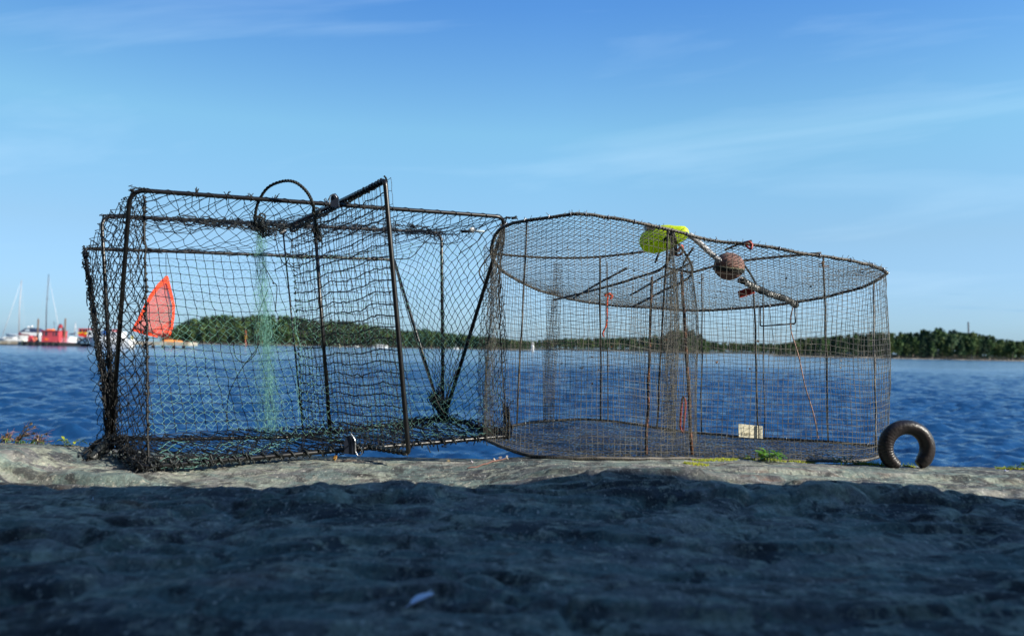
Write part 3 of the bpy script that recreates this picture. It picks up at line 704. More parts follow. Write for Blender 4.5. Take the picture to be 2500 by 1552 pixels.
# lid and floor of the same mesh
def fit(pts):
    A = np.array([[1, p[0], p[1], p[0] ** 2, p[0] * p[1], p[1] ** 2] for p in pts]); z = np.array([p[2] for p in pts]); k = np.linalg.lstsq(A, z, rcond=None)[0]
    return lambda x, y: k[0] + k[1] * x + k[2] * y + k[3] * x * x + k[4] * x * y + k[5] * y * y
def lid(name, rim, step, r, ang, sag):
    zf = fit(rim); pl = [(p[0], p[1]) for p in rim]; cx = np.mean([p[0] for p in pl]); cy = np.mean([p[1] for p in pl]); sg = SG(); resid = [(p[0], p[1], p[2] - zf(p[0], p[1])) for p in rim[::6]]
    RR = np.array(resid)
    def z(x, y):
        d2 = (RR[:, 0] - x) ** 2 + (RR[:, 1] - y) ** 2 + 1e-4; ww = 1 / d2 ** 1.5; return zf(x, y) + float((ww * RR[:, 2]).sum() / ww.sum()) - sag * min(1, float(np.sqrt(d2.min())) / .2)
    for a in (ang, ang + math.pi / 2):
        ca, sa = math.cos(a), math.sin(a); k = -.9
        while k < .9:
            pv = None; q = -.9
            while q < .9:
                x = cx + q * ca - k * sa; y = cy + q * sa + k * ca
                if inside(x, y, pl):
                    p = np.array((x, y, z(x, y) + random.gauss(0, .0007)))
                    if pv is not None: sg.seg(pv, p, r)
                    pv = p
                else: pv = None
                q += .02
            k += step
    return sg.build(name, wired, wt), z
lidm, lz = lid("lid_mesh", rt, .0125, .00080, R_(24), .006)
_, fz = lid("floor_mesh", rb, .0145, .00075, R_(33), .004)
# funnel walls
fa_t = catmull([P(1632, 566, 2.0), P(1640, 600, 2.08), P(1622, 650, 2.2), P(1560, 676, 2.34), P(1450, 708, 2.55), P(1352, 732, 2.76)], 10, False)
fa_b = catmull([P(1612, 1108, 2.0), P(1646, 1080, 2.12), P(1640, 1062, 2.25), P(1570, 1046, 2.38), P(1460, 1038, 2.58), P(1345, 1030, 2.76)], 10, False)
fb_t = catmull([P(1636, 566, 2.01), P(1690, 665, 2.28), P(1610, 714, 2.52), P(1542, 750, 2.72)], 10, False)
fb_b = catmull([P(1640, 1110, 2.01), P(1700, 1078, 2.28), P(1610, 1056, 2.52), P(1545, 1036, 2.72)], 10, False)
for tp, bp in ((fa_t, fa_b), (fb_t, fb_b)):
    sg = SG(); wiremesh(sg, tp, bp, .0155, .00055, closed=False, bul=lambda u, v: np.array((.016 * math.sin(math.pi * v) * math.exp(-((u - .18) / .15) ** 2), 0, 0)))
    f = sg.build("funnel_wall", wire, wt)
    MB().tube(tp, .0036, 6).build("funnel_bar", rodm, f, True)
# curled mesh edges
def curl(px0, y0, px1, y1, d, R):
    sg = SG(); A = P(px0, y0, d); B = P(px1, y1, d); T = [A + R * np.array((math.cos(a), math.sin(a), 0)) for a in np.linspace(0, 5.2, 20)]; Bq = [B + R * 1.25 * np.array((math.cos(a), math.sin(a), 0)) for a in np.linspace(0, 5.2, 20)]
    wiremesh(sg, T, Bq, .0085, .00055, closed=False); sg.build("curled_edge", wire, wt)
curl(1362, 640, 1338, 1030, 2.62, .013); curl(1346, 700, 1340, 1030, 2.6, .015); curl(1636, 600, 1634, 1060, 2.12, .012); curl(1646, 660, 1638, 1060, 2.16, .011); curl(1196, 600, 1186, 1040, 2.36, .018)
# posts
for (a, b, d0, d1, r, m) in (((1286, 540), (1262, 1034), 2.02, 2.1, .0026, rodm), ((1630, 562), (1604, 1046), 2.0, 2.2, .0028, rodm), ((1465, 628), (1466, 1024), 2.3, 2.8, .0028, rodm), ((1592, 676), (1578, 1108), 2.3, 2.1, .0040, rustm), ((1664, 664), (1690, 1110), 2.28, 2.15, .0046, rustm),
                       ((1713, 668), (1713, 1056), 2.5, 2.64, .0022, rodm), ((1840, 700), (1851, 1068), 2.4, 2.54, .0028, rodm), ((2010, 626), (2022, 1076), 2.04, 2.43, .0024, rodm), ((2133, 690), (2139, 1104), 2.36, 2.2, .0024, rodm), ((1482, 640), (1484, 1024), 2.4, 2.8, .0018, rodm), ((1863, 690), (1866, 1066), 2.5, 2.54, .0016, rodm)):
    p0, p1 = P(*a, d0), P(*b, d1); pts = [lerp(p0, p1, t) + rng.normal(0, .0012, 3) * (0 < t < 1) for t in np.linspace(0, 1, 9)]
    MB().tube(pts, r, 6).build("post", m, wt, True)
# stiffener bars across the lid
for pts in ([(1212, 620, 2.38), (1310, 628, 2.36), (1430, 629, 2.34), (1560, 616, 2.22), (1634, 600, 2.12)], [(1690, 665, 2.28), (1760, 646, 2.2), (1850, 632, 2.13), (2005, 618, 2.05)], [(1632, 655, 2.2), (1690, 665, 2.28)]):
    MB().tube(catmull([P(*q) for q in pts], 6, False), .0036, 6).build("lid_bar", rodm, wt, True)
for a, b in (((1400, 728, 2.7), (1530, 655, 2.35)), ((1540, 720, 2.6), (1690, 640, 2.25)), ((1668, 645, 2.22), (1692, 606, 2.1)), ((1770, 610, 2.08), (1835, 588, 2.03)), ((1818, 648, 2.2), (1845, 692, 2.3)), ((1600, 640, 2.2), (1625, 580, 2.05))):
    MB().tube([P(*a), lerp(P(*a), P(*b), .5) + (0, 0, .003), P(*b)], .0032, 6).build("stay_cord", twine2, wt, True)
# staples round the rims
sg = SG()
for rim, stp in ((rt, 9), (rb, 7)):
    for i in range(0, len(rim), stp):
        if rim is rb and i < 12 * NS: continue
        p = rim[i]; t = rim[(i + 1) % len(rim)] - p; t /= np.linalg.norm(t); n1 = np.cross(t, (0, 0, 1.0)); n1 /= np.linalg.norm(n1); n2 = np.cross(t, n1)
        s3 = SG(); s3.line([p + .0056 * (math.cos(a) * n1 + math.sin(a) * n2) for a in np.linspace(0, 6.28, 9)], .0014); s3.build("staple", zinc, wt)
sg = SG()
for i in range(0, len(rt), 2):
    p = rt[i]; sg.line([p + rng.normal(0, .003, 3), p + (random.gauss(0, .007), random.gauss(0, .004), random.uniform(.002, .012))], .0008)
coil(rt, .0135, .0050, .0008, sg, .0006, 6); coil(rb, .0135, .0050, .0008, sg, .0006, 6)
sg.build("wire_ties", wire, wt)
# wire handle, cord, door frame
hn = MB().tube(fillet([P(1856, 748, 2.5), P(1856, 796, 2.5), P(1942, 790, 2.48), P(1940, 744, 2.48)], .006), .0024, 6).build("wire_handle", steel, wt, True)
MB().tube(catmull([P(*q) for q in ((1938, 745, 2.46), (1930, 775, 2.46), (1932, 810, 2.45), (1950, 870, 2.42), (1965, 940, 2.40), (1986, 1010, 2.4), (1998, 1070, 2.42))], 8, False), .0018, 6).build("hanging_cord", mat("pinkish_cord", (.30, .17, .13), .7), wt, True)
MB().tube(catmull([P(*q) for q in ((1878, 745, 2.48), (1884, 800, 2.48), (1890, 845, 2.47), (1876, 870, 2.47))], 6, False), .0009, 5).build("hanging_cord", wire, wt, True)
MB().tube(catmull([P(*q) for q in ((1204, 612, 2.4), (1182, 640, 2.42), (1170, 665, 2.42), (1184, 695, 2.42), (1196, 715, 2.4))], 6, False), .0022, 6).build("side_latch", rodm, wt, True)
# ---- things on and in the wire trap
yel = mat("yellow_foam", (.78, .92, .03), .45, trans=.5, col2=(.85, .95, .08), scale=30)
c = P(1606, 594, 2.10)
o = empty("yellow_float", c, "bright yellow net float under the mesh lid of the wire trap", "float")
ax = (P(1690, 574, 2.05) - P(1566, 606, 2.12)); L_ = np.linalg.norm(ax); ax /= L_; n1 = np.cross(ax, (0, 1, 0)); n1 /= np.linalg.norm(n1); n2 = np.cross(ax, n1)
def lathe(a0, ax, n1, n2, prof, n=18, sq=1.0):
    V = []; Fs = []
    for t, r in prof:
        for k in range(n): a = 2 * math.pi * k / n; V.append(a0 + ax * t + n1 * r * math.cos(a) + n2 * r * sq * math.sin(a))
    m_ = len(prof)
    for i in range(m_ - 1):
        for k in range(n): Fs.append((i * n + k, i * n + (k + 1) % n, (i + 1) * n + (k + 1) % n, (i + 1) * n + k))
    Fs += [tuple(range(n - 1, -1, -1)), tuple((m_ - 1) * n + k for k in range(n))]
    return V, Fs
a0 = P(1563, 596, 2.12)
V, Fs = lathe(a0, ax, n1, n2, [(0, .008), (.005, .019), (.014, .027), (.030, .033), (.050, .035), (.070, .034), (.088, .030), (.102, .024), (.116, .020), (.128, .016), (.134, .008)], 20, .7)
MB().add(V, Fs).build("float_body", yel, o, True)
MB().box(P(1586, 556, 2.06), (.022, .02, .014), .2).build("cap", steel, o)
MB().tube([P(1640, 560, 2.03), P(1648, 585, 2.06), P(1650, 620, 2.1)], .005, 8).build("strap", twine2, o, True)
# ropes
ropew = mat("grey_rope", (.50, .51, .52), .7, col2=(.30, .31, .33), scale=90)
def rope(name, pts, R, m, label, dark=None):
    pp = catmull([P(*q) for q in pts], 22, False); o = empty(name, pp[0], label, "rope")
    for s_ in range(3):
        ln = []
        for i, p in enumerate(pp):
            t = pp[min(i + 1, len(pp) - 1)] - pp[max(i - 1, 0)]; t /= np.linalg.norm(t); a1 = np.cross(t, (0, 1, .1)); a1 /= np.linalg.norm(a1); a2 = np.cross(t, a1); a = i * .85 + s_ * 2.094
            ln.append(p + R * .55 * (math.cos(a) * a1 + math.sin(a) * a2))
        MB().tube(ln, R * .62, 7).build("strand", m, o, True)
    if dark:
        sg = SG(); coil([pp[int(k)] for k in np.linspace(0, len(pp) - 1, 12)], .012, R * 1.15, .0014, sg, .001)
        for i in range(0, len(pp), 9):
            if (i // 9) % 3 == 0: coil([pp[i], pp[min(i + 8, len(pp) - 1)]], .005, R * 1.12, .0026, sg, .0004)
        sg.build("net_wrapping", dark, o)
    return o
rope("thick_rope", [(1684, 574, 2.05), (1700, 586, 2.06), (1728, 612, 2.08), (1756, 636, 2.1)], .0068, ropew, "smooth light grey twisted rope from the yellow float to the brown ball float")
rope("thick_rope", [(1808, 682, 2.16), (1840, 700, 2.2), (1880, 718, 2.3), (1918, 730, 2.38), (1943, 745, 2.45)], .0072, mat("pale_rope", (.62, .62, .60), .75, col2=(.25, .25, .24), scale=60), "frayed white rope bound with dark netting, from the brown ball float to the far rim", twine2)
# ball float
brn = mat("brown_foam", (.27, .15, .12), .8, col2=(.16, .085, .07), scale=55, bump=.4, bscale=90)
c = P(1780, 650, 2.13); o = empty("ball_float", c, "pinkish brown ball float with a dark band, tied under the wire trap's lid", "float")
V = []; Fs = []; n = 28; ax = P(1815, 683, 2.13) - P(1752, 626, 2.13); ax = np.array((0.1, -.12, 1.0)); ax /= np.linalg.norm(ax); a1 = np.cross(ax, (0, 1, 0)); a1 /= np.linalg.norm(a1); a2 = np.cross(ax, a1)
prof = []
for k in range(25):
    a = math.pi * k / 24; z = -math.cos(a) * .037; r = math.sin(a) * .0405
    prof.append((z, max(r, .0005)))
V, Fs = lathe(c, ax, a1, a2, prof, n); MB().add(V, Fs).build("ball", brn, o, True)
V, Fs = lathe(c, ax, a1, a2, [(-.015, .0385), (-.0145, .0412), (-.0055, .0422), (-.005, .040)], n); MB().add(V, Fs).build("band", mat("band_black", (.02, .02, .015), .5), o)
V, Fs = lathe(c, ax, a1, a2, [(-.0048, .040), (-.0045, .0428), (-.003, .0428), (-.0028, .040)], n); MB().add(V, Fs).build("band_edge", mat("band_edge", (.35, .36, .22), .6), o)
# red and orange bits
red = mat("dull_red_plastic", (.30, .035, .02), .45); org = mat("orange_cord", (.75, .09, .02), .5)
def hook(pts, r, m, label, name="red_hook", cat="hook"):
    pp = catmull([P(*q) for q in pts], 6, False); return tag(MB().tube(pp, r, 7).build(name, m, None, True), label, cat)
hook([(1642, 620, 2.14), (1655, 612, 2.13), (1664, 600, 2.12), (1667, 612, 2.13), (1660, 622, 2.14), (1645, 622, 2.14)], .0034, org, "small orange hook tied just below the yellow float")
hook([(1668, 1056, 2.2), (1661, 1040, 2.2), (1664, 990, 2.2), (1666, 972, 2.2), (1671, 972, 2.2), (1673, 990, 2.2), (1669, 1040, 2.2), (1668, 1056, 2.2)], .0032, red, "long dull red hook standing on the bottom rim inside the wire trap")
hook([(1818, 592, 2.03), (1828, 590, 2.0), (1836, 597, 2.0), (1832, 608, 2.0), (1822, 600, 2.03)], .0030, red, "small red knot hung on the near top rim above the brown ball float", "red_knot", "knot")
hook([(1484, 722, 2.4), (1482, 745, 2.4), (1481, 790, 2.4), (1472, 812, 2.4), (1474, 822, 2.4)], .0024, org, "orange cord hanging inside the left lobe of the wire trap", "orange_string", "string")
hook([(1476, 722, 2.4), (1484, 716, 2.4), (1494, 722, 2.4), (1490, 730, 2.4)], .004, org, "orange knot where the hanging cord is tied to the black stay", "orange_knot", "knot")
cc = [P(1802, 710, 2.22), P(1836, 700, 2.22), P(1842, 716, 2.22), P(1806, 728, 2.22)]
tag(MB().add([p + (0, -.006, 0) for p in cc] + [p + (0, .006, 0) for p in cc], [(0, 1, 2, 3), (7, 6, 5, 4), (0, 4, 5, 1), (1, 5, 6, 2), (2, 6, 7, 3), (3, 7, 4, 0)]).build("red_tag", mat("red_tag", (.32, .03, .02), .5)), "dark red tag hanging beside the frayed rope in the wire trap", "tag")
# cream label with faint stamped digits
cream = mat("cream_plastic", (.85, .80, .62), .5, col2=(.75, .70, .52), scale=60)
LA, LB, LC, LD = P(1803, 1034, 2.5), P(1862, 1040, 2.5), P(1862, 1070, 2.5), P(1804, 1066, 2.5)
o = empty("cream_label", (LA + LC) / 2, "cream plastic label plate with faint digits, standing against the wire trap's far rim", "label plate")
MB().add([LA, LB, LC, LD, LA + (0, .003, 0), LB + (0, .003, 0), LC + (0, .003, 0), LD + (0, .003, 0)], [(0, 3, 2, 1), (4, 5, 6, 7), (0, 1, 5, 4), (1, 2, 6, 5), (2, 3, 7, 6), (3, 0, 4, 7)]).build("plate", cream, o)
tx = bpy.data.curves.new("digits", 'FONT'); tx.body = "1189"; tx.size = .015; tx.extrude = .0004; to = bpy.data.objects.new("digits", tx); C.objects.link(to); to.parent = o
bpy.context.view_layer.update(); me_ = bpy.data.meshes.new_from_object(to); to.parent = None; bpy.data.objects.remove(to); to = bpy.data.objects.new("digits", me_); C.objects.link(to); to.parent = o; me_.materials.clear(); me_.materials.append(mat("faded_ink", (.62, .58, .42), .7))
to.location = Vector(lerp(LD, LC, .10) + (0, -.0012, .006)) - o.location; to.rotation_euler = (R_(90), R_(3), 0)
MB().tube([lerp(LA, LB, .82) + (0, -.004, .004), lerp(LD, LC, .82) + (0, -.004, .0)], .0022, 5).build("tie", twine, o)
# dead leaves caught in the mesh
leafm = [mat("dead_leaf", (.10, .055, .025), .8), mat("brown_leaf", (.20, .10, .045), .8), mat("dark_leaf", (.02, .016, .012), .9), mat("pale_leaf", (.38, .30, .18), .8)]
def scrap(c, s, m, name="dead_leaf", label=None, cat="leaf", group=None):
    t = MB()
    for _ in range(3):
        n_ = rng.normal(0, 1, 3); n_ /= np.linalg.norm(n_); a = np.cross(n_, (.3, 1, .2)); a /= np.linalg.norm(a); b = np.cross(n_, a); q = c + rng.normal(0, s * .3, 3)
        V = [q + a * s * math.cos(w_) * random.uniform(.5, 1.1) + b * s * .7 * math.sin(w_) * random.uniform(.5, 1.1) for w_ in np.linspace(0, 5.4, 7)]
        V2 = [v + n_ * s * .15 for v in V]; t.add(V + V2, [tuple(range(7)), tuple(range(13, 6, -1))] + [(i, (i + 1) % 7, 7 + (i + 1) % 7, 7 + i) for i in range(7)])
    return tag(t.build(name, m), label, cat, group)
scrap(P(2010, 644, 2.05), .0125, leafm[1], label="curled brown leaf clump hanging where a post meets the top rim of the wire trap")
GL = "dead leaves and weed scraps caught in the wire mesh"
LS = [(1437, 586, 2.1), (1385, 604, 2.15), (1318, 666, 2.4), (1307, 620, 2.3), (1418, 634, 2.3), (1520, 637, 2.2), (1547, 660, 2.2), (1360, 614, 2.3), (1571, 766, 2.7), (1490, 590, 2.1), (1546, 700, 2.2), (1354, 750, 2.7), (1418, 898, 2.0), (1487, 893, 2.0), (1462, 902, 2.1), (1372, 888, 2.1), (1445, 935, 2.1), (1443, 870, 2.1), (1493, 845, 2.1), (1560, 842, 2.1),
      (1345, 1018, 2.6), (1332, 1022, 2.6), (1774, 800, 2.3), (1772, 836, 2.3), (1850, 832, 2.3), (1750, 885, 2.2), (2052, 880, 2.1), (2052, 898, 2.1), (2104, 664, 2.15), (1708, 690, 2.3), (1715, 680, 2.3), (1760, 712, 2.3), (1748, 720, 2.3), (1660, 655, 2.25), (1676, 660, 2.25), (1920, 680, 2.2), (1980, 700, 2.3), (1632, 812, 2.2), (1624, 830, 2.2), (1500, 650, 2.3), (2132, 975, 2.15), (1830, 900, 2.2), (1660, 900, 2.3), (1950, 850, 2.2)]
for i, q in enumerate(LS):
    scrap(P(*q), random.uniform(.0022, .0048), leafm[2 if q[1] < 780 else random.choice((0, 1, 2, 3))], "weed_scrap", "small dark dead leaf scrap caught in the rusty wire mesh", "leaf", GL)

# ---------------------------------------------------------------- iron mooring ring
iron = mat("old_iron", (.009, .007, .008), .42, col2=(.020, .014, .014), scale=30, lo=.40, hi=.65, bump=.35, bscale=140, spec=.45)
def ringmesh():
    c = P(2213, 1092, 1.96); V = []; Fs = []; n = 22; m_ = 150
    for i in range(m_ + 1):
        t = i / m_; th = R_(242) - R_(296) * t * 1.0   # left foot over the top to right foot
        R = .0515; r = .0172 + .0010 * math.sin(math.pi * t)
        if t < .42: r *= 1 + .045 * math.sin(i * 1.55) * (1 - t / .42)
        if t > .94: r *= 1 - .25 * (t - .94) / .06
        if t < .05: r *= .9 + .1 * t / .05
        for k in range(n):
            a = 2 * math.pi * k / n; rr = r * (1 + .03 * math.sin(3 * a + 9 * t))
            V.append(c + np.array(((R + rr * math.cos(a)) * math.cos(th), rr * math.sin(a) * 1.05, (R + rr * math.cos(a)) * math.sin(th) * .98)))
    for i in range(m_):
        for k in range(n): Fs.append((i * n + k, (i + 1) * n + k, (i + 1) * n + (k + 1) % n, i * n + (k + 1) % n))
    Fs += [tuple(range(n)), tuple(m_ * n + k for k in range(n - 1, -1, -1))]
    V = [np.array((v[0], v[1], v[2])) for v in V]
    return mesh_obj("iron_ring", V, Fs, iron, None, True)
tag(ringmesh(), "thick dark brown iron mooring ring, open at the bottom, standing on the rock at right", "mooring ring")

# ---------------------------------------------------------------- plants, moss, litter on the crest
def rz(x, y): return float(rock_h(np.array(x), np.array(y)))
def onrock(px, d): p = P(px, 1100, d); return np.array((p[0], p[1], rz(p[0], p[1])))
leafg = mat("green_leaf", (.10, .26, .03), .45, col2=(.16, .34, .04), scale=80, trans=.35)
leafdg = mat("dark_green_leaf", (.03, .10, .025), .4, trans=.25)
leafy = mat("yellow_green_leaf", (.42, .46, .04), .5, col2=(.20, .30, .03), scale=60, trans=.35)
mossm = mat("moss", (.16, .20, .015), .95, col2=(.30, .32, .03), scale=180)
grassm = mat("grass_blade", (.16, .26, .04), .6, trans=.3)
def leaf(t, c, d, up, ln, wd, lobes=3, bend=.3):
    d = np.array(d, float); d /= np.linalg.norm(d); s = np.cross(d, up); s /= (np.linalg.norm(s) + 1e-9); nn = np.cross(s, d); V = []; n = 9
    L1 = []; L2 = []; M_ = []
    for k in range(n):
        u = k / (n - 1); w_ = wd * math.sin(math.pi * min(1, u * .92 + .08)) ** .8 * (1 + (.45 * math.sin(lobes * 2 * math.pi * u) if lobes else 0))
        m0 = c + d * ln * u - nn * bend * ln * u * u; M_.append(m0); L1.append(m0 + s * w_ + nn * w_ * .25); L2.append(m0 - s * w_ + nn * w_ * .25)
    V = L1 + M_ + L2
    t.add(V, [(k, k + 1, n + k + 1, n + k) for k in range(n - 1)] + [(n + k, n + k + 1, 2 * n + k + 1, 2 * n + k) for k in range(n - 1)])
def rosette(px, d, n, size, hgt, m, name, label, wpx=30, lobes=3, cat="plant"):
    b = onrock(px, d); o = empty(name, b, label, cat); t = MB(); st = MB()
    for k in range(n):
        q = b + np.array((random.gauss(0, wpx / 1944 * d * .5), random.gauss(0, .012), 0)); a = random.uniform(0, 6.28); h = hgt * random.uniform(.4, 1)
        tip = q + np.array((math.cos(a) * size * .4, math.sin(a) * size * .4, h)); st.tube([q + (0, 0, -.004), lerp(q, tip, .5) + (0, 0, h * .15), tip], .0007, 4)
        for j in range(random.choice((1, 3))):
            leaf(t, tip, (math.cos(a + (j - 1) * .9), math.sin(a + (j - 1) * .9), random.uniform(-.1, .7)), (0, 0, 1), size * random.uniform(.6, 1.1), size * .22, lobes, random.uniform(.1, .5))
    t.build("leaves", m, o, True); st.build("stems", grassm, o); return o
rosette(1874, 1.99, 30, .020, .026, leafg, "leafy_plant", "bright green lobed leaf tuft growing on the rock edge in front of the wire trap", 30)
rosette(1832, 2.04, 6, .012, .010, leafdg, "leafy_plant", "low dark green sprig on the rock edge, just left of the bright green tuft", 24)
rosette(2068, 2.0, 15, .016, .014, leafdg, "leafy_plant", "dark green low leaves beside the yellow moss, left of the iron ring", 52)
rosette(2488, 1.98, 6, .026, .014, leafdg, "leafy_plant", "jagged dark green leaf reaching in from the photo's right edge", 34, 4)
rosette(174, 2.03, 8, .017, .016, leafy, "leafy_plant", "small yellow green leaf clump alone on the rock, left of the black trap", 26, 0)
rosette(66, 2.04, 12, .012, .008, leafg, "leafy_plant", "low green and yellow leaves at the foot of the dry pink weeds", 46, 0)
rosette(6, 2.04, 5, .013, .010, leafy, "leafy_plant", "yellow green leaves at the very left edge of the photo", 16, 0)
def moss(px0, px1, d, wd, label):
    t = MB(); n = int((px1 - px0) / 1.6); q0 = onrock(px0, d); q1 = onrock(px1, d); V = []
    for k in range(n * 5):
        u = random.random(); x = q0[0] + (q1[0] - q0[0]) * u; y = d + random.gauss(0, wd) * math.sin(math.pi * u) ** .5; z = rz(x, y)
        h = random.uniform(.002, .006); t.add([(x - .0025, y, z - .002), (x + .0025, y + .001, z - .002), (x + random.gauss(0, .002), y + random.gauss(0, .002), z + h), (x, y + .003, z - .002)], [(0, 1, 2), (1, 3, 2), (3, 0, 2)])
    return tag(t.build("moss", mossm), label, "moss", kind="stuff")
moss(2085, 2165, 2.0, .014, "yellow green moss left of the iron ring"); moss(2208, 2232, 1.99, .006, "moss inside the iron ring's opening"); moss(1690, 1800, 2.0, .012, "yellow moss strip on the rock edge")
moss(1800, 1990, 2.03, .005, "thin moss line along the rock crest"); moss(2435, 2500, 2.0, .008, "yellow moss near the right edge"); moss(1670, 1730, 1.93, .012, "moss patch in a rock crack")
def blades(px0, px1, d, n, h, label):
    t = MB()
    for k in range(n):
        p = onrock(random.uniform(px0, px1), d + random.gauss(0, .01)); a = random.gauss(0, .5); hh = h * random.uniform(.4, 1)
        t.add([p + (-.0008, 0, -.003), p + (.0008, 0, -.003), p + (math.sin(a) * hh * .4 + .0005, 0, hh * .6), p + (math.sin(a) * hh * .4 - .0005, 0, hh * .6), p + (math.sin(a) * hh, random.gauss(0, .003), hh)], [(0, 1, 2, 3), (3, 2, 4)])
    return tag(t.build("grass", grassm), label, "grass", kind="stuff")
blades(2100, 2180, 2.0, 70, .014, "short grass left of the iron ring"); blades(2200, 2235, 2.0, 14, .012, "grass in the ring opening"); blades(2430, 2500, 2.0, 26, .012, "short grass at right"); blades(1790, 1930, 2.04, 24, .008, "sparse grass on the crest")
# dry weeds at left
dry = mat("dry_stem", (.30, .22, .15), .8); pinkst = mat("pink_stem", (.40, .20, .18), .6); dryl = mat("dry_leaf_clump", (.20, .16, .10), .85, col2=(.40, .32, .22), scale=120)
def weed(base, tips, label):
    b = onrock(base, 2.06); o = empty("dry_weed", b, label, "plant"); s1 = SG(); s2 = SG(); t = MB()
    for (tx_, ty) in tips:
        tp = P(tx_, ty, 2.06); mid_ = lerp(b, tp, .5) + np.array((random.gauss(0, .004), 0, .010)); pts = catmull([b, lerp(b, mid_, .5), mid_, lerp(mid_, tp, .5) + rng.normal(0, .003, 3), tp], 5, False); s1.line(pts, .0009)
        for k in range(22):
            p = pts[random.randrange(4, len(pts))]; dd = np.array((random.gauss(.012, .014), random.gauss(0, .006), random.gauss(.006, .009))); 
            if k % 4 == 0: s2.line([p, p + dd * .5 + (0, 0, .002), p + dd], .0004)
            dd = dd * .6
            leaf(t, p, dd + (0, 0, .004), (0, .3, 1), .0075, .0015, 0, .2)
    s1.build("stems", dry, o); s2.build("seed_stalks", pinkst, o); t.build("dry_leaves", dryl, o)
weed(36, [(50, 1075), (78, 1036), (88, 1042), (70, 1058), (60, 1066), (44, 1080), (84, 1060)], "tallest dry weed with thin pink stalks leaning right at the rock edge, far left")
weed(12, [(4, 1068), (18, 1062), (24, 1070), (30, 1076), (2, 1085)], "short bushy dry weed at the left edge of the photo")
weed(92, [(88, 1068), (98, 1080), (112, 1062), (106, 1088), (80, 1082)], "spindly brown weed at the right end of the dry weeds")
blades(0, 130, 2.06, 40, .012, "dry grass under the weeds")
# litter
shell = mat("bleached_shell", (.55, .45, .36), .6, col2=(.75, .70, .62), scale=200)
for px, s, m, lb in ((1095, .0045, leafm[3], "pale beige scrap on the rock crest under the black trap's right corner"), (1151, .0055, mat("grey_scrap", (.30, .29, .32), .8), "dark grey scrap on the rock crest, right of the beige one"), (1206, .0035, shell, "tiny white shell bit on the crest, leftmost of the shell bits"), (1220, .0045, shell, "white shell bit in the middle of the crest's shell bits"), (1238, .0065, shell, "largest bleached shell bit on the crest beside the wire trap")):
    p = onrock(px, 2.02); scrap(p + (0, 0, .003), s, m, "shell_bit", lb, "debris")
def ground_hit(px, py):
    v = f0 + CR * ((px - 1250) / F) - CU * ((py - 776) / F); t = .3
    while t < 4:
        q = v * t
        if q.z + CAMZ < rz(q.x, q.y): break
        t += .004
    return np.array((q.x, q.y, rz(q.x, q.y)))
scrap(ground_hit(818, 1124) + (0, 0, .003), .009, mat("golden_leaf", (.55, .30, .08), .6), "fallen_leaf", "crumpled golden leaf on the sunlit rock below the black trap's clasp")
scrap(ground_hit(935, 1110) + (0, 0, .002), .006, leafm[3], "fallen_leaf", "small pale leaf bit on the rock left of the black trap's front leg")
a, b = ground_hit(1140, 1146), ground_hit(1236, 1122); pts = [lerp(a, b, t) for t in np.linspace(0, 1, 9)]; pts = [np.array((p[0], p[1], rz(p[0], p[1]) + .003)) + rng.normal(0, .0012, 3) for p in pts]
tag(MB().tube(pts, [.0012, .0016, .0018, .002, .0022, .002, .002, .0015, .001], 6).build("twig", mat("reddish_twig", (.15, .075, .06), .8), None, True), "thin reddish twig lying on the sunlit rock crest", "twig")
fw = mat("feather_white", (.65, .68, .80), .6)
def feather(px, py, ln, wd, a, label, name="white_feather", cat="feather"):
    c = ground_hit(px, py); t = MB(); o = empty(name, c, label, cat); d = np.array((math.cos(a), math.sin(a), .25)); leaf(t, c + (0, 0, .004), d, (0, 0, 1), ln, wd, 0, .15); 
    V = list(t.V); n = len(V); t.add([(x, y, z - .0012) for x, y, z in V], [tuple(reversed(f)) for f in t.F[:]]); t.build("vane", fw, o, True)
    MB().tube([c + (0, 0, .004) - d * .008, c + (0, 0, .004) + d * ln * .9], .0005, 5).build("quill", fw, o)
feather(1004, 1484, .034, .0062, .9, "small white feather lying on the dark foreground rock, out of focus")
scrap(ground_hit(2455, 1152) + (0, 0, .002), .005, fw, "white_pebble", "small white pebble on the rock near the right edge", "pebble")
scrap(ground_hit(226, 1222) + (0, 0, .002), .004, fw, "white_pebble", "small bluish white pebble in the shaded rock at left", "pebble")
